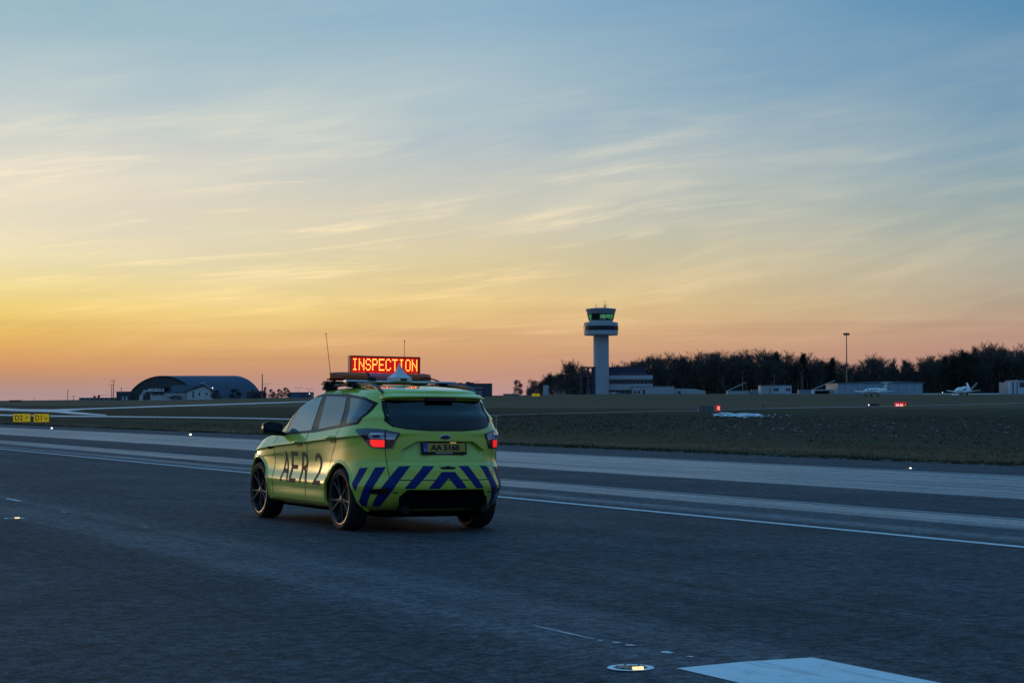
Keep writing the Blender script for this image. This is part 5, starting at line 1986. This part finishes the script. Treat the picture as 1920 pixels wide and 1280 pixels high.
rf = [(CH.x(281), CH.z(735.6)), (CH.x(303), CH.z(735.2)), (CH.x(348), CH.z(734.8)), (CH.x(381), CH.z(724.0)), (CH.x(398), CH.z(733.5)), (CH.x(398), CH.z(732.2)), (CH.x(381), CH.z(720.6)), (CH.x(322), CH.z(721.8)), (CH.x(303), CH.z(731))]
mb = MB()
vs = [(CH.x(281), .4, CH.z(736)), (CH.x(350), .2, CH.z(735)), (CH.x(381), 5, CH.z(720.6)), (CH.x(322), 6.5, CH.z(722)), (CH.x(306), 4, CH.z(729.5)), (CH.x(296), 2, CH.z(733))]
mb.add(vs, [(0, 1, 2, 3, 4, 5)])
mb.add([(x_, y_, z_ - .35) for x_, y_, z_ in vs], [(5, 4, 3, 2, 1, 0)])
mb.build('main_roof', ROOFD, CH.o)
mb = MB()
mb.prism([(CH.x(347), CH.z(735.3)), (CH.x(381), CH.z(724.1)), (CH.x(398.5), CH.z(733.3)), (CH.x(398.5), CH.z(731.8)), (CH.x(381), CH.z(720.8)), (CH.x(347), CH.z(733.2))], -10, .4, Matrix.Rotation(R(90), 4, 'X'))
mb.build('gable_roof', ROOFD, CH.o)
for px in (284.5, 289.5, 294, 299, 303.5):
    CH.win(CH.x(px), CH.x(px + 2.4), CH.z(741.5), CH.z(737.5), 1.18, None, .1)
for px in (286, 295, 301.5):
    CH.win(CH.x(px), CH.x(px + 2.2), CH.z(731.5), CH.z(728.6), .58, None, .1)
for i in range(11):
    px = 309 + i * 3.7
    CH.box('fence_board', CH.x(px), CH.x(px + 2.6), .3, .45, CH.z(743), CH.z(737), HW_)
CH.win(CH.x(372.5), CH.x(375), CH.z(742), CH.z(736), -.02, None, .1)
CH.win(CH.x(385.4), CH.x(389), CH.z(741), CH.z(736.8), -.02, None, .1)
CH.box('door', CH.x(360.5), CH.x(364), -.05, .1, 0, CH.z(733.5), mat('blue_door', (.10, .14, .18), .6))
mb = MB()
mb.lathe([(0, -.3), (.3, -.1), (.3, .1), (0, .3)], 10, Matrix.Translation((CH.x(398.6), -.3, CH.z(727.6))))
mb.build('wall_lamp', mat('white_lamp', (1, 1, 1)), CH.o)
gl_ = [(375.6, 717.6, 385, 716.6)]
o = thing('glider', 'tiny white light aircraft shape seen against the arched hangar roof', 'aircraft', P(380, 718, 960))
mb = MB()
mb.bar((-1.3, 0, 0), (1.4, 0, .15), .22, .12, 8)
mb.build('fuselage', mat('white_plastic', (.62, .63, .66)), o)
mb = MB()
mb.box(-.5, .1, -2.5, 2.5, .0, .12)
mb.build('wing', mat('white_plastic', (.62, .63, .66)), o)
mb = MB()
mb.prism([(1.1, .1), (1.5, .1), (1.75, .8), (1.45, .8)], -.05, .05, Matrix.Rotation(R(90), 4, 'X'))
mb.build('fin', mat('white_plastic', (.62, .63, .66)), o)
mb = MB()
mb.bar((0, 0, -9), (0, 0, -.1), .12, .10, 6)
mb.build('display_pole', STEEL, o)
DW = Bld('dark_low_building', 'dark flat roofed building right of the arched hangar', 462, 493, 733.2, 748, 905, 'building')
DW.box('wall', 0, DW.w, 0, 9, -DW.drop, DW.h, DARKWALL)
DW.box('chimney', DW.x(470.5), DW.x(474.5), 2, 3, DW.h + .002, DW.z(730), SIGNB)
DW.box('roof_edge', -.1, DW.w + .1, -.1, 9.1, DW.h + .001, DW.h + .2, GREYWALL)
BS = Bld('blue_shed', 'dark blue box shed with one lit lamp behind the car bonnet', 541, 583.5, 735, 750, 890, 'shed')
BS.box('wall', 0, BS.w, 0, 12, -BS.drop, BS.z(735.6), mat('blue_cladding', (.06, .09, .14), .6, var=.1, vscale=.2))
BS.box('roof', -.1, BS.w + .1, -.1, 12.1, BS.z(735.6) + .002, BS.z(735), ROOFD)
BS.box('bright_panel', BS.x(547), BS.x(563), -.06, -.005, 0, BS.z(736.5), mat('blue_panel', (.08, .14, .20), .5, var=.1))
mb = MB()
mb.lathe([(0, -.28), (.25, -.1), (.25, .1), (0, .28)], 10, Matrix.Translation((BS.x(580.4), -.3, BS.z(738))))
mb.build('wall_lamp', mat('white_lamp', (1, 1, 1)), BS.o)
DB = Bld('cargo_building', 'dark box building with pale lower doors just right of the car roof', 846, 922, 716.5, 743, 640, 'building')
DB.box('wall', 0, DB.w, 0, 16, -DB.drop, DB.z(720), mat('slate_cladding', (.06, .065, .08), .6, var=.1, vscale=.2))
DB.box('parapet', -.1, DB.x(922.5), -.1, 16.1, DB.z(720) + .002, DB.z(718.8), ROOFD)
DB.box('canopy_band', 0, DB.x(906), -.6, -.01, DB.z(729), DB.z(726), GREYWALL)
for px0, px1 in ((857, 869), (870, 882), (883.5, 895), (896, 904)):
    DB.box('roller_door', DB.x(px0), DB.x(px1), -.08, -.005, -.2, DB.z(731.5), mat('pale_roller_door', (.19, .22, .24), .6, var=.1))
for px0, px1, pyt in ((848, 856, 716.9), (858, 866, 717.2), (873, 881.5, 715.5), (882, 888, 716.8)):
    DB.box('roof_unit', DB.x(px0), DB.x(px1), 3, 6, DB.z(718.8) + .003, DB.z(pyt), ROOFD)
for i in range(9):
    mb = MB()
    mb.bar((DB.x(889 + i * 1.1), 4, DB.z(718.8)), (DB.x(888.5 + i * 1.25), 4, DB.z(713.5 - (i * 7 % 3))), .03, .02, 4)
    mb.build('roof_rod', STEEL, DB.o)
PL = Bld('pale_low_roof', 'thin pale flat roof on the horizon left of the dark evergreen', 943, 975, 737.8, 743, 720, 'shed')
PL.box('roof', 0, PL.w, 0, 6, PL.z(739.6), PL.h, mat('pale_shelter', (0, 0, 0)))
PL.box('wall', .3, PL.w - .3, .3, 5.7, -PL.drop, PL.z(739.6) - .002, GREYWALL)

# ------------------------------------------------------------------ aircraft and the cart
AWHITE = mat('aircraft_white', (.82, .83, .85), .30, var=.03, coat=.4)


def wing_mb(root, tip, cr_, ct_, th, sweep):
    """a tapering plank from root point to tip point (chords along local x)"""
    mb = MB()
    sect = [(-.5, 0), (-.42, .5), (-.1, .62), (.5, .05), (.5, -.05), (-.1, -.38), (-.42, -.4)]
    vs = []
    for (x_, y_, z_), c in ((root, cr_), (tip, ct_)):
        vs += [(x_ - a * c, y_, z_ + b_ * th * c) for a, b_ in sect]
    k2 = len(sect)
    mb.add(vs, [(i, (i + 1) % k2, k2 + (i + 1) % k2, k2 + i) for i in range(k2)] + [tuple(range(k2)), tuple(range(k2, 2 * k2))])
    return mb


def fuselage(parent, L_, r_, m, prof, z0, name='fuselage'):
    mb = MB()
    Mx = Matrix.Translation((0, 0, z0)) @ Matrix.Rotation(R(90), 4, 'Y')
    n_ = 16
    vs = []
    for u_, rr, dz in prof:
        for i in range(n_):
            an = 2 * math.pi * i / n_
            vs.append((L_ * u_, r_ * rr * math.cos(an), z0 + dz * r_ + r_ * rr * 1.05 * math.sin(an)))
    k2 = len(prof)
    mb.add(vs, [(i * n_ + j, i * n_ + (j + 1) % n_, (i + 1) * n_ + (j + 1) % n_, (i + 1) * n_ + j) for i in range(k2 - 1) for j in range(n_)] + [tuple(range(n_)), tuple(range((k2 - 1) * n_, k2 * n_))])
    return mb.build(name, m, parent, smooth=50)


def gear(parent, x_, y_, z1, name='landing_gear'):
    mb = MB()
    mb.bar((x_, y_, .2), (x_, y_, z1), .06, .07, 6)
    g_ = mb.build(name, STEEL, parent)
    mb = MB()
    mb.bar((x_, y_ - .12, .24), (x_, y_ + .12, .24), .24, .24, 12)
    mb.build('wheel', RUBBER, g_)


h_ = P(1640, 737.6, 470)
Y1 = 470.0
ap = thing('turboprop_aircraft', 'white T-tailed aircraft parked nose left in front of the long hangar', 'aircraft', (P(1640.5, 730, Y1).x, Y1, ground_at(P(1640.5, 730, Y1).x, Y1) - .05), R(180 + 38))
PF = [(.47, .08, -.25), (.44, .35, -.22), (.38, .68, -.10), (.30, .92, 0), (.20, 1, 0), (-.10, 1, 0), (-.25, .82, .12), (-.40, .48, .34), (-.5, .16, .52)]
fz = 1.35
fuselage(ap, 9.2, .66, AWHITE, PF, fz)
for sg in (1, -1):
    wing_mb((.5, sg * .5, fz - .42), (.2, sg * 6.2, fz - .02), 1.6, .8, .17, 0).build('wing', AWHITE, ap, smooth=40)
    wing_mb((-4.3, sg * .05, fz + 2.05), (-4.5, sg * 1.75, fz + 2.1), .8, .5, .14, 0).build('tailplane', AWHITE, ap)
    gear(ap, .1, sg * 1.1, fz - .5)
    e_ = MB()
    e_.lathe([(0, .9), (.12, .85), (.25, .5), (.28, .0), (.22, -.6), (.06, -1.0)], 12, Matrix.Translation((.9, sg * 1.45, fz - .22)) @ Matrix.Rotation(R(90), 4, 'Y'))
    en = e_.build('engine', AWHITE, ap, smooth=50)
    p2 = MB()
    for q_ in range(3):
        an = q_ * 2.094 + .4
        p2.bar((1.72, sg * 1.45, fz - .22), (1.72, sg * 1.45 + .72 * math.cos(an), fz - .22 + .72 * math.sin(an)), .05, .03, 4)
    p2.build('propeller', SIGNB, en)
mb = MB()
mb.prism([(-3.2, fz + .35), (-4.3, fz + .45), (-4.85, fz + 2.1), (-4.1, fz + 2.1)], -.07, .07, Matrix.Rotation(R(90), 4, 'X'))
mb.build('fin', AWHITE, ap)
gear(ap, 3.4, 0, fz - .3)
for sg in (1, -1):
    mb = MB()
    mb.add([(3.38, sg * .34, fz + .30), (3.05, sg * .50, fz + .20), (2.7, sg * .60, fz + .22), (2.8, sg * .46, fz + .50), (3.1, sg * .30, fz + .52)], [(0, 1, 2, 3, 4)])
    mb.build('cockpit_window', WIN, ap)
    for i in range(5):
        mb = MB()
        mb.box(1.9 - i * .62, 2.2 - i * .62, sg * .640, sg * .668, fz + .12, fz + .42)
        mb.build('cabin_window', WIN, ap)
Y2 = 440.0
jt = thing('light_jet', 'small white jet with V tail parked near the right edge', 'aircraft', (P(1806, 730, Y2).x, Y2, ground_at(P(1806, 730, Y2).x, Y2) + .22), R(180 + 36))
PJ = [(.5, .06, -.30), (.46, .36, -.28), (.38, .72, -.16), (.28, .98, 0), (.12, 1.06, .05), (-.05, .95, .0), (-.25, .55, .0), (-.42, .28, .12), (-.5, .10, .16)]
fz = 1.0
fuselage(jt, 6.2, .74, AWHITE, PJ, fz)
e_ = MB()
e_.lathe([(.0, 1.05), (.20, .95), (.30, .5), (.32, 0), (.24, -.9), (.14, -1.3), (0, -1.3)], 14, Matrix.Translation((-.7, 0, fz + .74)) @ Matrix.Rotation(R(90), 4, 'Y'))
e_.build('engine', AWHITE, jt, smooth=50)
for sg in (1, -1):
    wing_mb((.2, sg * .5, fz - .38), (-.1, sg * 4.9, fz + .05), 1.25, .62, .17, 0).build('wing', AWHITE, jt, smooth=40)
    wing_mb((-2.4, sg * .12, fz + .15), (-3.1, sg * 1.55, fz + 1.85), 1.0, .6, .14, 0).build('tail_fin', AWHITE, jt)
    gear(jt, -.1, sg * 1.05, fz - .4)
    mb = MB()
    mb.add([(2.35, sg * .30, fz + .28), (1.75, sg * .66, fz + .12), (1.1, sg * .74, fz + .16), (1.15, sg * .56, fz + .58), (1.8, sg * .32, fz + .60)], [(0, 1, 2, 3, 4)])
    mb.build('cockpit_window', WIN, jt)
    mb = MB()
    mb.box(-.1, .8, sg * .70, sg * .775, fz + .10, fz + .46)
    mb.build('cabin_window', WIN, jt)
gear(jt, 2.3, 0, fz - .4)
h_ = hit(1791.5, 743.2)
ct = thing('ground_cart', 'low white cart with two boxes on the grass below the small jet', 'cart', h_)
k2 = h_.y / FPX
for x0, x1 in ((-5.8, -.6), (.6, 6.4)):
    mb = MB()
    mb.box(x0 * k2, x1 * k2, -.3, .3, 2 * k2, 6.2 * k2)
    mb.build('box', AWHITE, ct)
mb = MB()
mb.box(-6.6 * k2, 6.8 * k2, -.34, .34, 1.2 * k2, 2 * k2 - .003)
mb.build('bed', STEEL, ct)
for x_ in (-5, 5):
    mb = MB()
    mb.bar((x_ * k2, -.36, .9 * k2), (x_ * k2, .36, .9 * k2), .9 * k2, .9 * k2, 10)
    mb.build('wheel', RUBBER, ct)
h_ = hit(1767.3, 741.5)
mb = MB()
mb.bar((0, 0, -.1), (0, 0, .65), .04, .04, 6)
o = mb.build('apron_lamp', STEEL, loc=h_)
tag(o, 'tiny lit white lamp on a stake left of the small jet', 'lamp')
mb = MB()
mb.lathe([(0, .65), (.09, .7), (.09, .82), (0, .88)], 8)
mb.build('lamp_head', mat('white_lamp', (1, 1, 1)), o)

# ------------------------------------------------------------------ trees
BARK = mat('winter_bark', (.060, .050, .042), .9, var=.25, vscale=1.0)
TWIG = mat('winter_twigs', (.080, .064, .058), .9, var=.2, vscale=.5)
NEEDLE = mat('dark_needles', (.018, .026, .020), .9, var=.35, vscale=.6)


def bare_tree(seed, spread=1.0):
    """leafless broadleaf, 1 unit high"""
    rr = random.Random(seed)
    tr_, cw = MB(), MB()
    tv, tf = [], []

    def limb(p, d, L_, r_, depth):
        segs = 3 if depth < 2 else 2
        pts, rad = [p], [r_]
        for i in range(segs):
            d = (d + Vector((rr.gauss(0, .16), rr.gauss(0, .16), rr.uniform(-.02, .14)))).normalized()
            p = p + d * (L_ / segs)
            pts.append(p)
            rad.append(r_ * (1 - .75 * (i + 1) / segs))
        (tr_ if depth == 0 else cw).tube(pts, rad, 5 if depth < 2 else 3)
        if depth < 3:
            nch = (10, 6, 5)[depth]
            for c in range(nch):
                a_ = rr.uniform(.22 if depth == 0 else .25, 1.0)
                q = a_ * segs
                i = min(int(q), segs - 1)
                base = pts[i].lerp(pts[i + 1], q - i)
                an = rr.uniform(0, 6.28)
                up = .62 if depth == 0 else .40
                nd = (Vector((math.cos(an) * spread, math.sin(an) * spread, rr.uniform(up * .5, up * 1.8))) * .8 + d * .55).normalized()
                limb(base, nd, L_ * rr.uniform(.42, .66) * (1.0 - .12 * max(0, nd.z)), max(rad[i] * .5, .0022), depth + 1)
        else:
            for c in range(11):
                a_ = rr.uniform(.1, 1.0)
                q = a_ * segs
                i = min(int(q), segs - 1)
                base = pts[i].lerp(pts[i + 1], q - i)
                nd = (d + Vector((rr.gauss(0, .6), rr.gauss(0, .6), rr.gauss(.25, .4)))).normalized()
                e_ = base + nd * rr.uniform(.03, .075)
                w_ = Vector((rr.gauss(0, 1), rr.gauss(0, 1), rr.gauss(0, .4))).normalized() * .0020
                k3 = len(tv)
                tv.extend([base - w_, base + w_, e_])
                tf.append((k3, k3 + 1, k3 + 2))
    limb(Vector((0, 0, -.02)), Vector((0, 0, 1)), .56, .020, 0)
    zt = sorted(v.z for v in tv)[int(len(tv) * .975)]
    S = 1 / zt
    tr_.v = [tuple(Vector(v) * S) for v in tr_.v]
    cw.add(tv, tf)
    cw.v = [tuple(Vector(v) * S) for v in cw.v]
    return tr_, cw


def leafy(seed, conic, ncl=260, wide=.32):
    """evergreen or bush: trunk with clumps of needle-sized faces"""
    rr = random.Random(seed)
    tr_, cw = MB(), MB()
    tr_.tube([(0, 0, -.02), (.01, 0, .4), (0, .01, .85)], [.022, .015, .004], 6)
    vs, fs = [], []
    lob = [(rr.uniform(0, 6.28), rr.uniform(.10, .95), rr.uniform(.6, 1.0)) for _ in range(34)]
    for i in range(ncl):
        lb_ = lob[i % len(lob)]
        z_ = lb_[1] + rr.gauss(0, .05)
        z_ = min(max(z_, .06), .99)
        env = wide * ((1 - z_) ** .7 if conic else math.sqrt(max(0, 1 - ((z_ - .40) / .61) ** 2))) * lb_[2]
        an = lb_[0] + rr.gauss(0, .45)
        rad = env * rr.uniform(.1, 1.0) ** .6
        c = Vector((rad * math.cos(an), rad * math.sin(an), z_))
        for q_ in range(7):
            p_ = c + Vector((rr.gauss(0, .035), rr.gauss(0, .035), rr.gauss(0, .025)))
            d_ = Vector((math.cos(an), math.sin(an), rr.gauss(.1, .5))).normalized() * rr.uniform(.02, .05)
            w_ = Vector((rr.gauss(0, 1), rr.gauss(0, 1), rr.gauss(0, 1))).normalized() * .013
            k3 = len(vs)
            vs += [p_ - w_, p_ + w_, p_ + d_]
            fs.append((k3, k3 + 1, k3 + 2))
    cw.add(vs, fs)
    return tr_, cw


protos = []
for i in range(7):
    a_, b_ = bare_tree(40 + i, (.85, 1.1, 1.3, .95, 1.15, .8, 1.25)[i])
    protos.append((a_.build('trunk_shape', BARK, fix=False).data, b_.build('crown_shape', TWIG, fix=False).data))
ever = []
for i in range(4):
    a_, b_ = leafy(80 + i, i < 2, 800, (.26, .30, .42, .50)[i])
    ever.append((a_.build('trunk_shape', BARK, fix=False).data, b_.build('crown_shape', NEEDLE, fix=False).data))
for o in [o for o in bpy.data.objects if o.name.startswith(('trunk_shape', 'crown_shape'))]:
    bpy.data.objects.remove(o)


def tree(px, pyt, Y, shape, label, name='bare_tree', group=None, wid=1.0, rot=None, cat='tree'):
    top = P(px, pyt, Y)
    zg = ground_at(top.x, Y)
    H_ = max(top.z - zg, 1.0)
    o = thing(name, label, cat, (top.x, Y, zg - .1), rot if rot is not None else random.uniform(0, 6.28), group)
    o.scale = (H_ * wid, H_ * wid, H_)
    link('trunk', shape[0], o)
    link('crown', shape[1], o)
    return o


SKY = [(975, 738), (985, 722), (1000, 711), (1015, 712), (1028, 704), (1045, 699), (1058, 692), (1066, 678), (1074, 681), (1082, 700), (1095, 688), (1110, 690), (1128, 690), (1150, 682), (1165, 678), (1182, 673), (1195, 671), (1214, 672), (1226, 668),
       (1245, 669), (1260, 664), (1290, 664), (1315, 660), (1340, 664), (1365, 661), (1400, 661), (1425, 659), (1448, 661), (1470, 665), (1488, 672), (1506, 664), (1522, 674), (1542, 671), (1556, 669), (1575, 677), (1600, 685), (1618, 677), (1645, 669),
       (1668, 672), (1682, 684), (1700, 678), (1720, 671), (1745, 667), (1762, 672), (1780, 664), (1800, 658), (1820, 660), (1845, 649), (1862, 650), (1882, 651), (1900, 656), (1920, 652), (1950, 655)]


def skyl(px):
    return float(np.interp(px, [a for a, b in SKY], [b for a, b in SKY]))


rt = random.Random(11)
PLACES = [(1046, 'left of the tower, beyond the pale kiosk'), (1100, 'behind the stair frame'), (1160, 'directly behind the control tower'), (1265, 'behind the tower offices'), (1365, 'behind the long low white shed'),
          (1425, 'behind the left sloping boom'), (1485, 'behind the white cabin'), (1570, 'behind the open shelter'), (1650, 'behind the left half of the long hangar'), (1730, 'behind the right half of the long hangar'),
          (1770, 'just right of the long hangar'), (1840, 'behind the small jet'), (1895, 'between the small jet and the grey terminal building'), (9999, 'behind the grey terminal building')]


def wood_label(px_, row_):
    return 'leafless tree, %s row of the wood, %s' % (('front', 'middle', 'rear')[row_], next(w for lim, w in PLACES if px_ < lim))


px = 985.0
while px < 1940:
    for row, (Yr, dh) in enumerate(((905, 10), (930, 4), (960, 0))):
        pj = px + rt.uniform(-7, 7) + row * 6
        pyt = skyl(pj) + dh * rt.uniform(.4, 1.4) + rt.uniform(-1.5, 4)
        if pj < 1075 and row == 0:
            continue
        tree(pj, pyt, Yr + rt.uniform(-9, 9), protos[rt.randrange(7)], wood_label(pj, row), group='bare trees of the wood', wid=rt.uniform(.78, 1.1))
    px += 11 if px < 1090 else 17
for px, py, lab in ((1066, 678, 'round topped bare tree left of the stair frame'), (1001, 711, 'bare tree just right of the dark evergreen on the horizon'), (1012, 712, 'slim bare tree between the evergreen and the wood'),
                    (1022, 708, 'low bare tree at the left end of the wood'), (1036, 702, 'bushy bare tree above the pale kiosk'), (1048, 697, 'bare tree above the thin canopy'),
                    (1845, 648, 'tallest bare tree rising above the wood at the right'), (1868, 649, 'bare tree with open crown right of the tallest tree'), (1890, 653, 'thin crowned bare tree near the right edge'), (1914, 655, 'bare tree at the far right edge of the wood')):
    tree(px, py, 860 if px < 1100 else 930, protos[rt.randrange(7)], lab, wid=.95 if px != 1066 else .8)
for px, py, Y, k3, wd, lab, nm in ((971, 712, 800, 2, .9, 'dark dense evergreen standing alone left of the wood', 'evergreen_tree'), (1506, 663, 900, 0, .8, 'pointed dark conifer rising in the middle of the wood', 'conifer'),
                                   (1455, 661, 915, 0, .6, 'small pointed conifer above the white cabin', 'conifer'), (1800, 657, 880, 2, .9, 'broad dark evergreen left of the tallest bare trees', 'evergreen_tree'),
                                   (1780, 666, 885, 3, .8, 'broad dark evergreen behind the small jet', 'evergreen_tree'), (1560, 672, 900, 1, .7, 'dark conifer left of the floodlight mast', 'conifer'),
                                   (1822, 664, 875, 3, .8, 'dark rounded evergreen at the foot of the tall bare trees', 'evergreen_tree'),
                                   (441, 729, 820, 3, 1.5, 'dark round bush right of the white house', 'bush'), (497, 724.5, 880, 0, .8, 'dark conifer beside the tall pale mast', 'conifer'),
                                   (509, 729, 880, 3, 1.0, 'small round evergreen right of the pale mast', 'evergreen_tree'), (525, 729, 870, 2, 1.1, 'left of two broad dark pines by the blue shed', 'pine_tree'),
                                   (537, 726, 875, 2, 1.0, 'right of two broad dark pines by the blue shed', 'pine_tree'), (404, 731, 830, 3, 1.3, 'dark shrub at the right end of the white house', 'bush'),
                                   (330, 741, 840, 3, 3.5, 'low dark hedge in front of the white house', 'bush'), (515, 738, 865, 3, 2.4, 'low dark shrub below the pines', 'bush'), (480, 738, 865, 3, 2.6, 'low dark shrub before the flat roofed building', 'bush')):
    tree(px, py, Y, ever[k3], lab, nm, wid=wd, cat='bush' if nm == 'bush' else 'tree')
# the closed inside of the wood: brush and stems that nobody could count
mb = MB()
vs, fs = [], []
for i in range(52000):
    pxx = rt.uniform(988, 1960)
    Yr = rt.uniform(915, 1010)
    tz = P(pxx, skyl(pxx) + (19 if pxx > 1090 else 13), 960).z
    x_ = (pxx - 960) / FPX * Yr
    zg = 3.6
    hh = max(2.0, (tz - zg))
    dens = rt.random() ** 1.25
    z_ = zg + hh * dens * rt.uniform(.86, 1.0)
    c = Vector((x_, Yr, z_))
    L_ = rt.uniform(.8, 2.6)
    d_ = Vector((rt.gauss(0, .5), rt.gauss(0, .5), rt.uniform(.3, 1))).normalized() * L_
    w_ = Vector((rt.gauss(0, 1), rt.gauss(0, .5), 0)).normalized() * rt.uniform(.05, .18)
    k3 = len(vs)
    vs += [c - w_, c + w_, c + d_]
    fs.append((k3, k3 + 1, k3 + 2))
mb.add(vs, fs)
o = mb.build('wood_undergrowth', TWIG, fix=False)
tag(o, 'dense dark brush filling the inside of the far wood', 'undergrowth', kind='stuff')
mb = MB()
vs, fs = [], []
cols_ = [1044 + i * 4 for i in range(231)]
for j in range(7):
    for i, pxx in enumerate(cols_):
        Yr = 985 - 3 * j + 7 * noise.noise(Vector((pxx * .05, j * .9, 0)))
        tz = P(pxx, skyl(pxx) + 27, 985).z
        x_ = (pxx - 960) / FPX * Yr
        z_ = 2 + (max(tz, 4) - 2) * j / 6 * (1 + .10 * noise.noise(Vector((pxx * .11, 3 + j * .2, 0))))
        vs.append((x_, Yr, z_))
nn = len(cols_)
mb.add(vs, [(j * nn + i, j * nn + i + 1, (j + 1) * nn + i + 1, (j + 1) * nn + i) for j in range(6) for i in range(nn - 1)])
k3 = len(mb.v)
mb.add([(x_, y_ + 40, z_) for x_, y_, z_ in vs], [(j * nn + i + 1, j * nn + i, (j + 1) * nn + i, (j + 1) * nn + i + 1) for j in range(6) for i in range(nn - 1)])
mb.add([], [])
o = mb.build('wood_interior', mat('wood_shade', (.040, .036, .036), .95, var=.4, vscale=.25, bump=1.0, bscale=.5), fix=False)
tag(o, 'deep dark inside of the far wood', 'wood', kind='stuff')

# ------------------------------------------------------------------ snow remains, grass tufts
SNOW = mat('old_snow', (.70, .73, .78), .7, var=.12, vscale=2)
mb = MB()
for i in range(250):
    a_ = rt.random()
    px = 1338 + 88 * a_ ** .9 + rt.gauss(0, 1.5)
    py = 773.5 + 3.4 * a_ + rt.uniform(0, 6.5) * (1 - .3 * a_) + (rt.gauss(0, .8))
    if rt.random() < .08:
        px, py = 1425 + rt.uniform(0, 60), 776 + rt.uniform(-1, 7)
        sz = rt.uniform(.04, .10)
    else:
        sz = rt.uniform(.04, .20)
    h_ = hit(px, py)
    if h_ is None:
        continue
    n_ = 6
    vs = [(h_.x + sz * rt.uniform(.5, 1.2) * 1.3 * math.cos(a2), h_.y + sz * 2.5 * rt.uniform(.5, 1.2) * math.sin(a2), h_.z + .03) for a2 in np.linspace(0, 2 * math.pi, n_ + 1)[:-1]]
    mb.add(vs + [(h_.x, h_.y, h_.z + .03 + sz * .35)], [(q_, (q_ + 1) % n_, n_) for q_ in range(n_)])
tag(mb.build('snow', SNOW, fix=False), 'patch of old snow lying on the dark grass', 'snow', kind='stuff')
mb = MB()
for i in range(230):
    px, py = rt.uniform(1180, 1920), rt.gauss(800, 11)
    if py < 780 or py > 822:
        continue
    if px < 1250 and not (1180 < px < 1290 and 796 < py < 806):
        continue
    h_ = hit(px, py)
    sz = rt.uniform(.02, .085)
    vs = [(h_.x + sz * rt.uniform(.4, 1.3) * 1.5 * math.cos(a2), h_.y + sz * 3 * rt.uniform(.5, 1.2) * math.sin(a2), h_.z + .03) for a2 in np.linspace(0, 2 * math.pi, 6)[:-1]]
    mb.add(vs + [(h_.x, h_.y, h_.z + .03 + sz * .5)], [(q_, (q_ + 1) % 5, 5) for q_ in range(5)])
tag(mb.build('snow_scraps', mat('dirty_snow', (.15, .165, .185), .8, var=.2, vscale=2), fix=False), 'scraps of grey snow scattered through the rough grass', 'snow', kind='stuff')
mb = MB()
for i in range(700):                              # thin line of frost and debris along the pavement edge
    s_ = 18 + 200 * rt.random() ** 1.6
    t_ = 36.38 + rt.gauss(0, .05)
    p_ = st(t_, s_, 0)
    z_ = rwz(t_) + .015
    L_ = rt.uniform(.06, .5)
    w_ = rt.uniform(.015, .05)
    a, b_ = st(t_ - w_, s_ - L_, z_), st(t_ + w_, s_ + L_, z_)
    c, d_ = st(t_ + w_ * 1.2, s_ - L_ * .6, z_ + .01), st(t_ - w_ * .6, s_ + L_ * .7, z_ + .01)
    mb.add([a, c, b_, d_], [(0, 1, 2, 3)])
tag(mb.build('edge_debris', mat('pale_debris', (.26, .26, .24), .9, var=.3, vscale=3), fix=False), 'pale grit and frost along the runway edge', 'grit', kind='stuff')


def tufts(count, tfun, smax, hmin, hmax, wmul, m, name, label):
    vs, fs = [], []
    for i in range(count):
        s_ = 8 + (smax - 8) * rt.random() ** 1.5
        t_ = tfun()
        p_ = st(t_, s_)
        # only where the photograph's field of view could reach, with room to each side
        if abs(p_.x) > .33 * p_.y + 6 or p_.y < 20 or (t_ > 50 and p_.x < -.10 * p_.y):
            continue
        z_ = gz(t_, s_) - .02
        dens = noise.noise(Vector((t_ * .5, s_ * .25, 0)))
        if dens < -.25:
            continue
        hh = rt.uniform(hmin, hmax) * (.7 + .6 * (dens + .3))
        for q_ in range(3):
            an = rt.uniform(0, 6.28)
            w_ = Vector((math.cos(an), math.sin(an), 0)) * rt.uniform(.008, .02) * wmul
            b_ = p_ + Vector((rt.gauss(0, .05), rt.gauss(0, .05), z_))
            e_ = b_ + Vector((rt.gauss(0, .05), rt.gauss(0, .05), hh * rt.uniform(.6, 1.1)))
            k3 = len(vs)
            vs += [b_ - w_, b_ + w_, e_]
            fs.append((k3, k3 + 1, k3 + 2))
    g_ = MB()
    g_.add(vs, fs)
    tag(g_.build(name, m, fix=False), label, 'grass', kind='stuff')


G1 = mat('dry_grass_blades', (.165, .112, .070), .9, var=.5, vscale=.35, spec=.1)
G2 = mat('dark_grass_blades', (.044, .046, .030), .9, var=.5, vscale=.35, spec=.1)
tufts(30000, lambda: 36.5 + 10 * rt.random() ** 1.2, 260, .05, .13, 1.2, G1, 'dry_grass', 'dry brownish winter grass of the verge beside the runway')
tufts(9000, lambda: 36.4 + .9 * rt.random() ** 1.5, 230, .06, .16, 1.3, G2, 'edge_grass', 'dark green grass tufts overhanging the runway edge')
tufts(17000, lambda: 46 + 45 * rt.random(), 300, .05, .15, 2.4, G2, 'rough_grass', 'rough dark green grass on the slope beyond the verge')
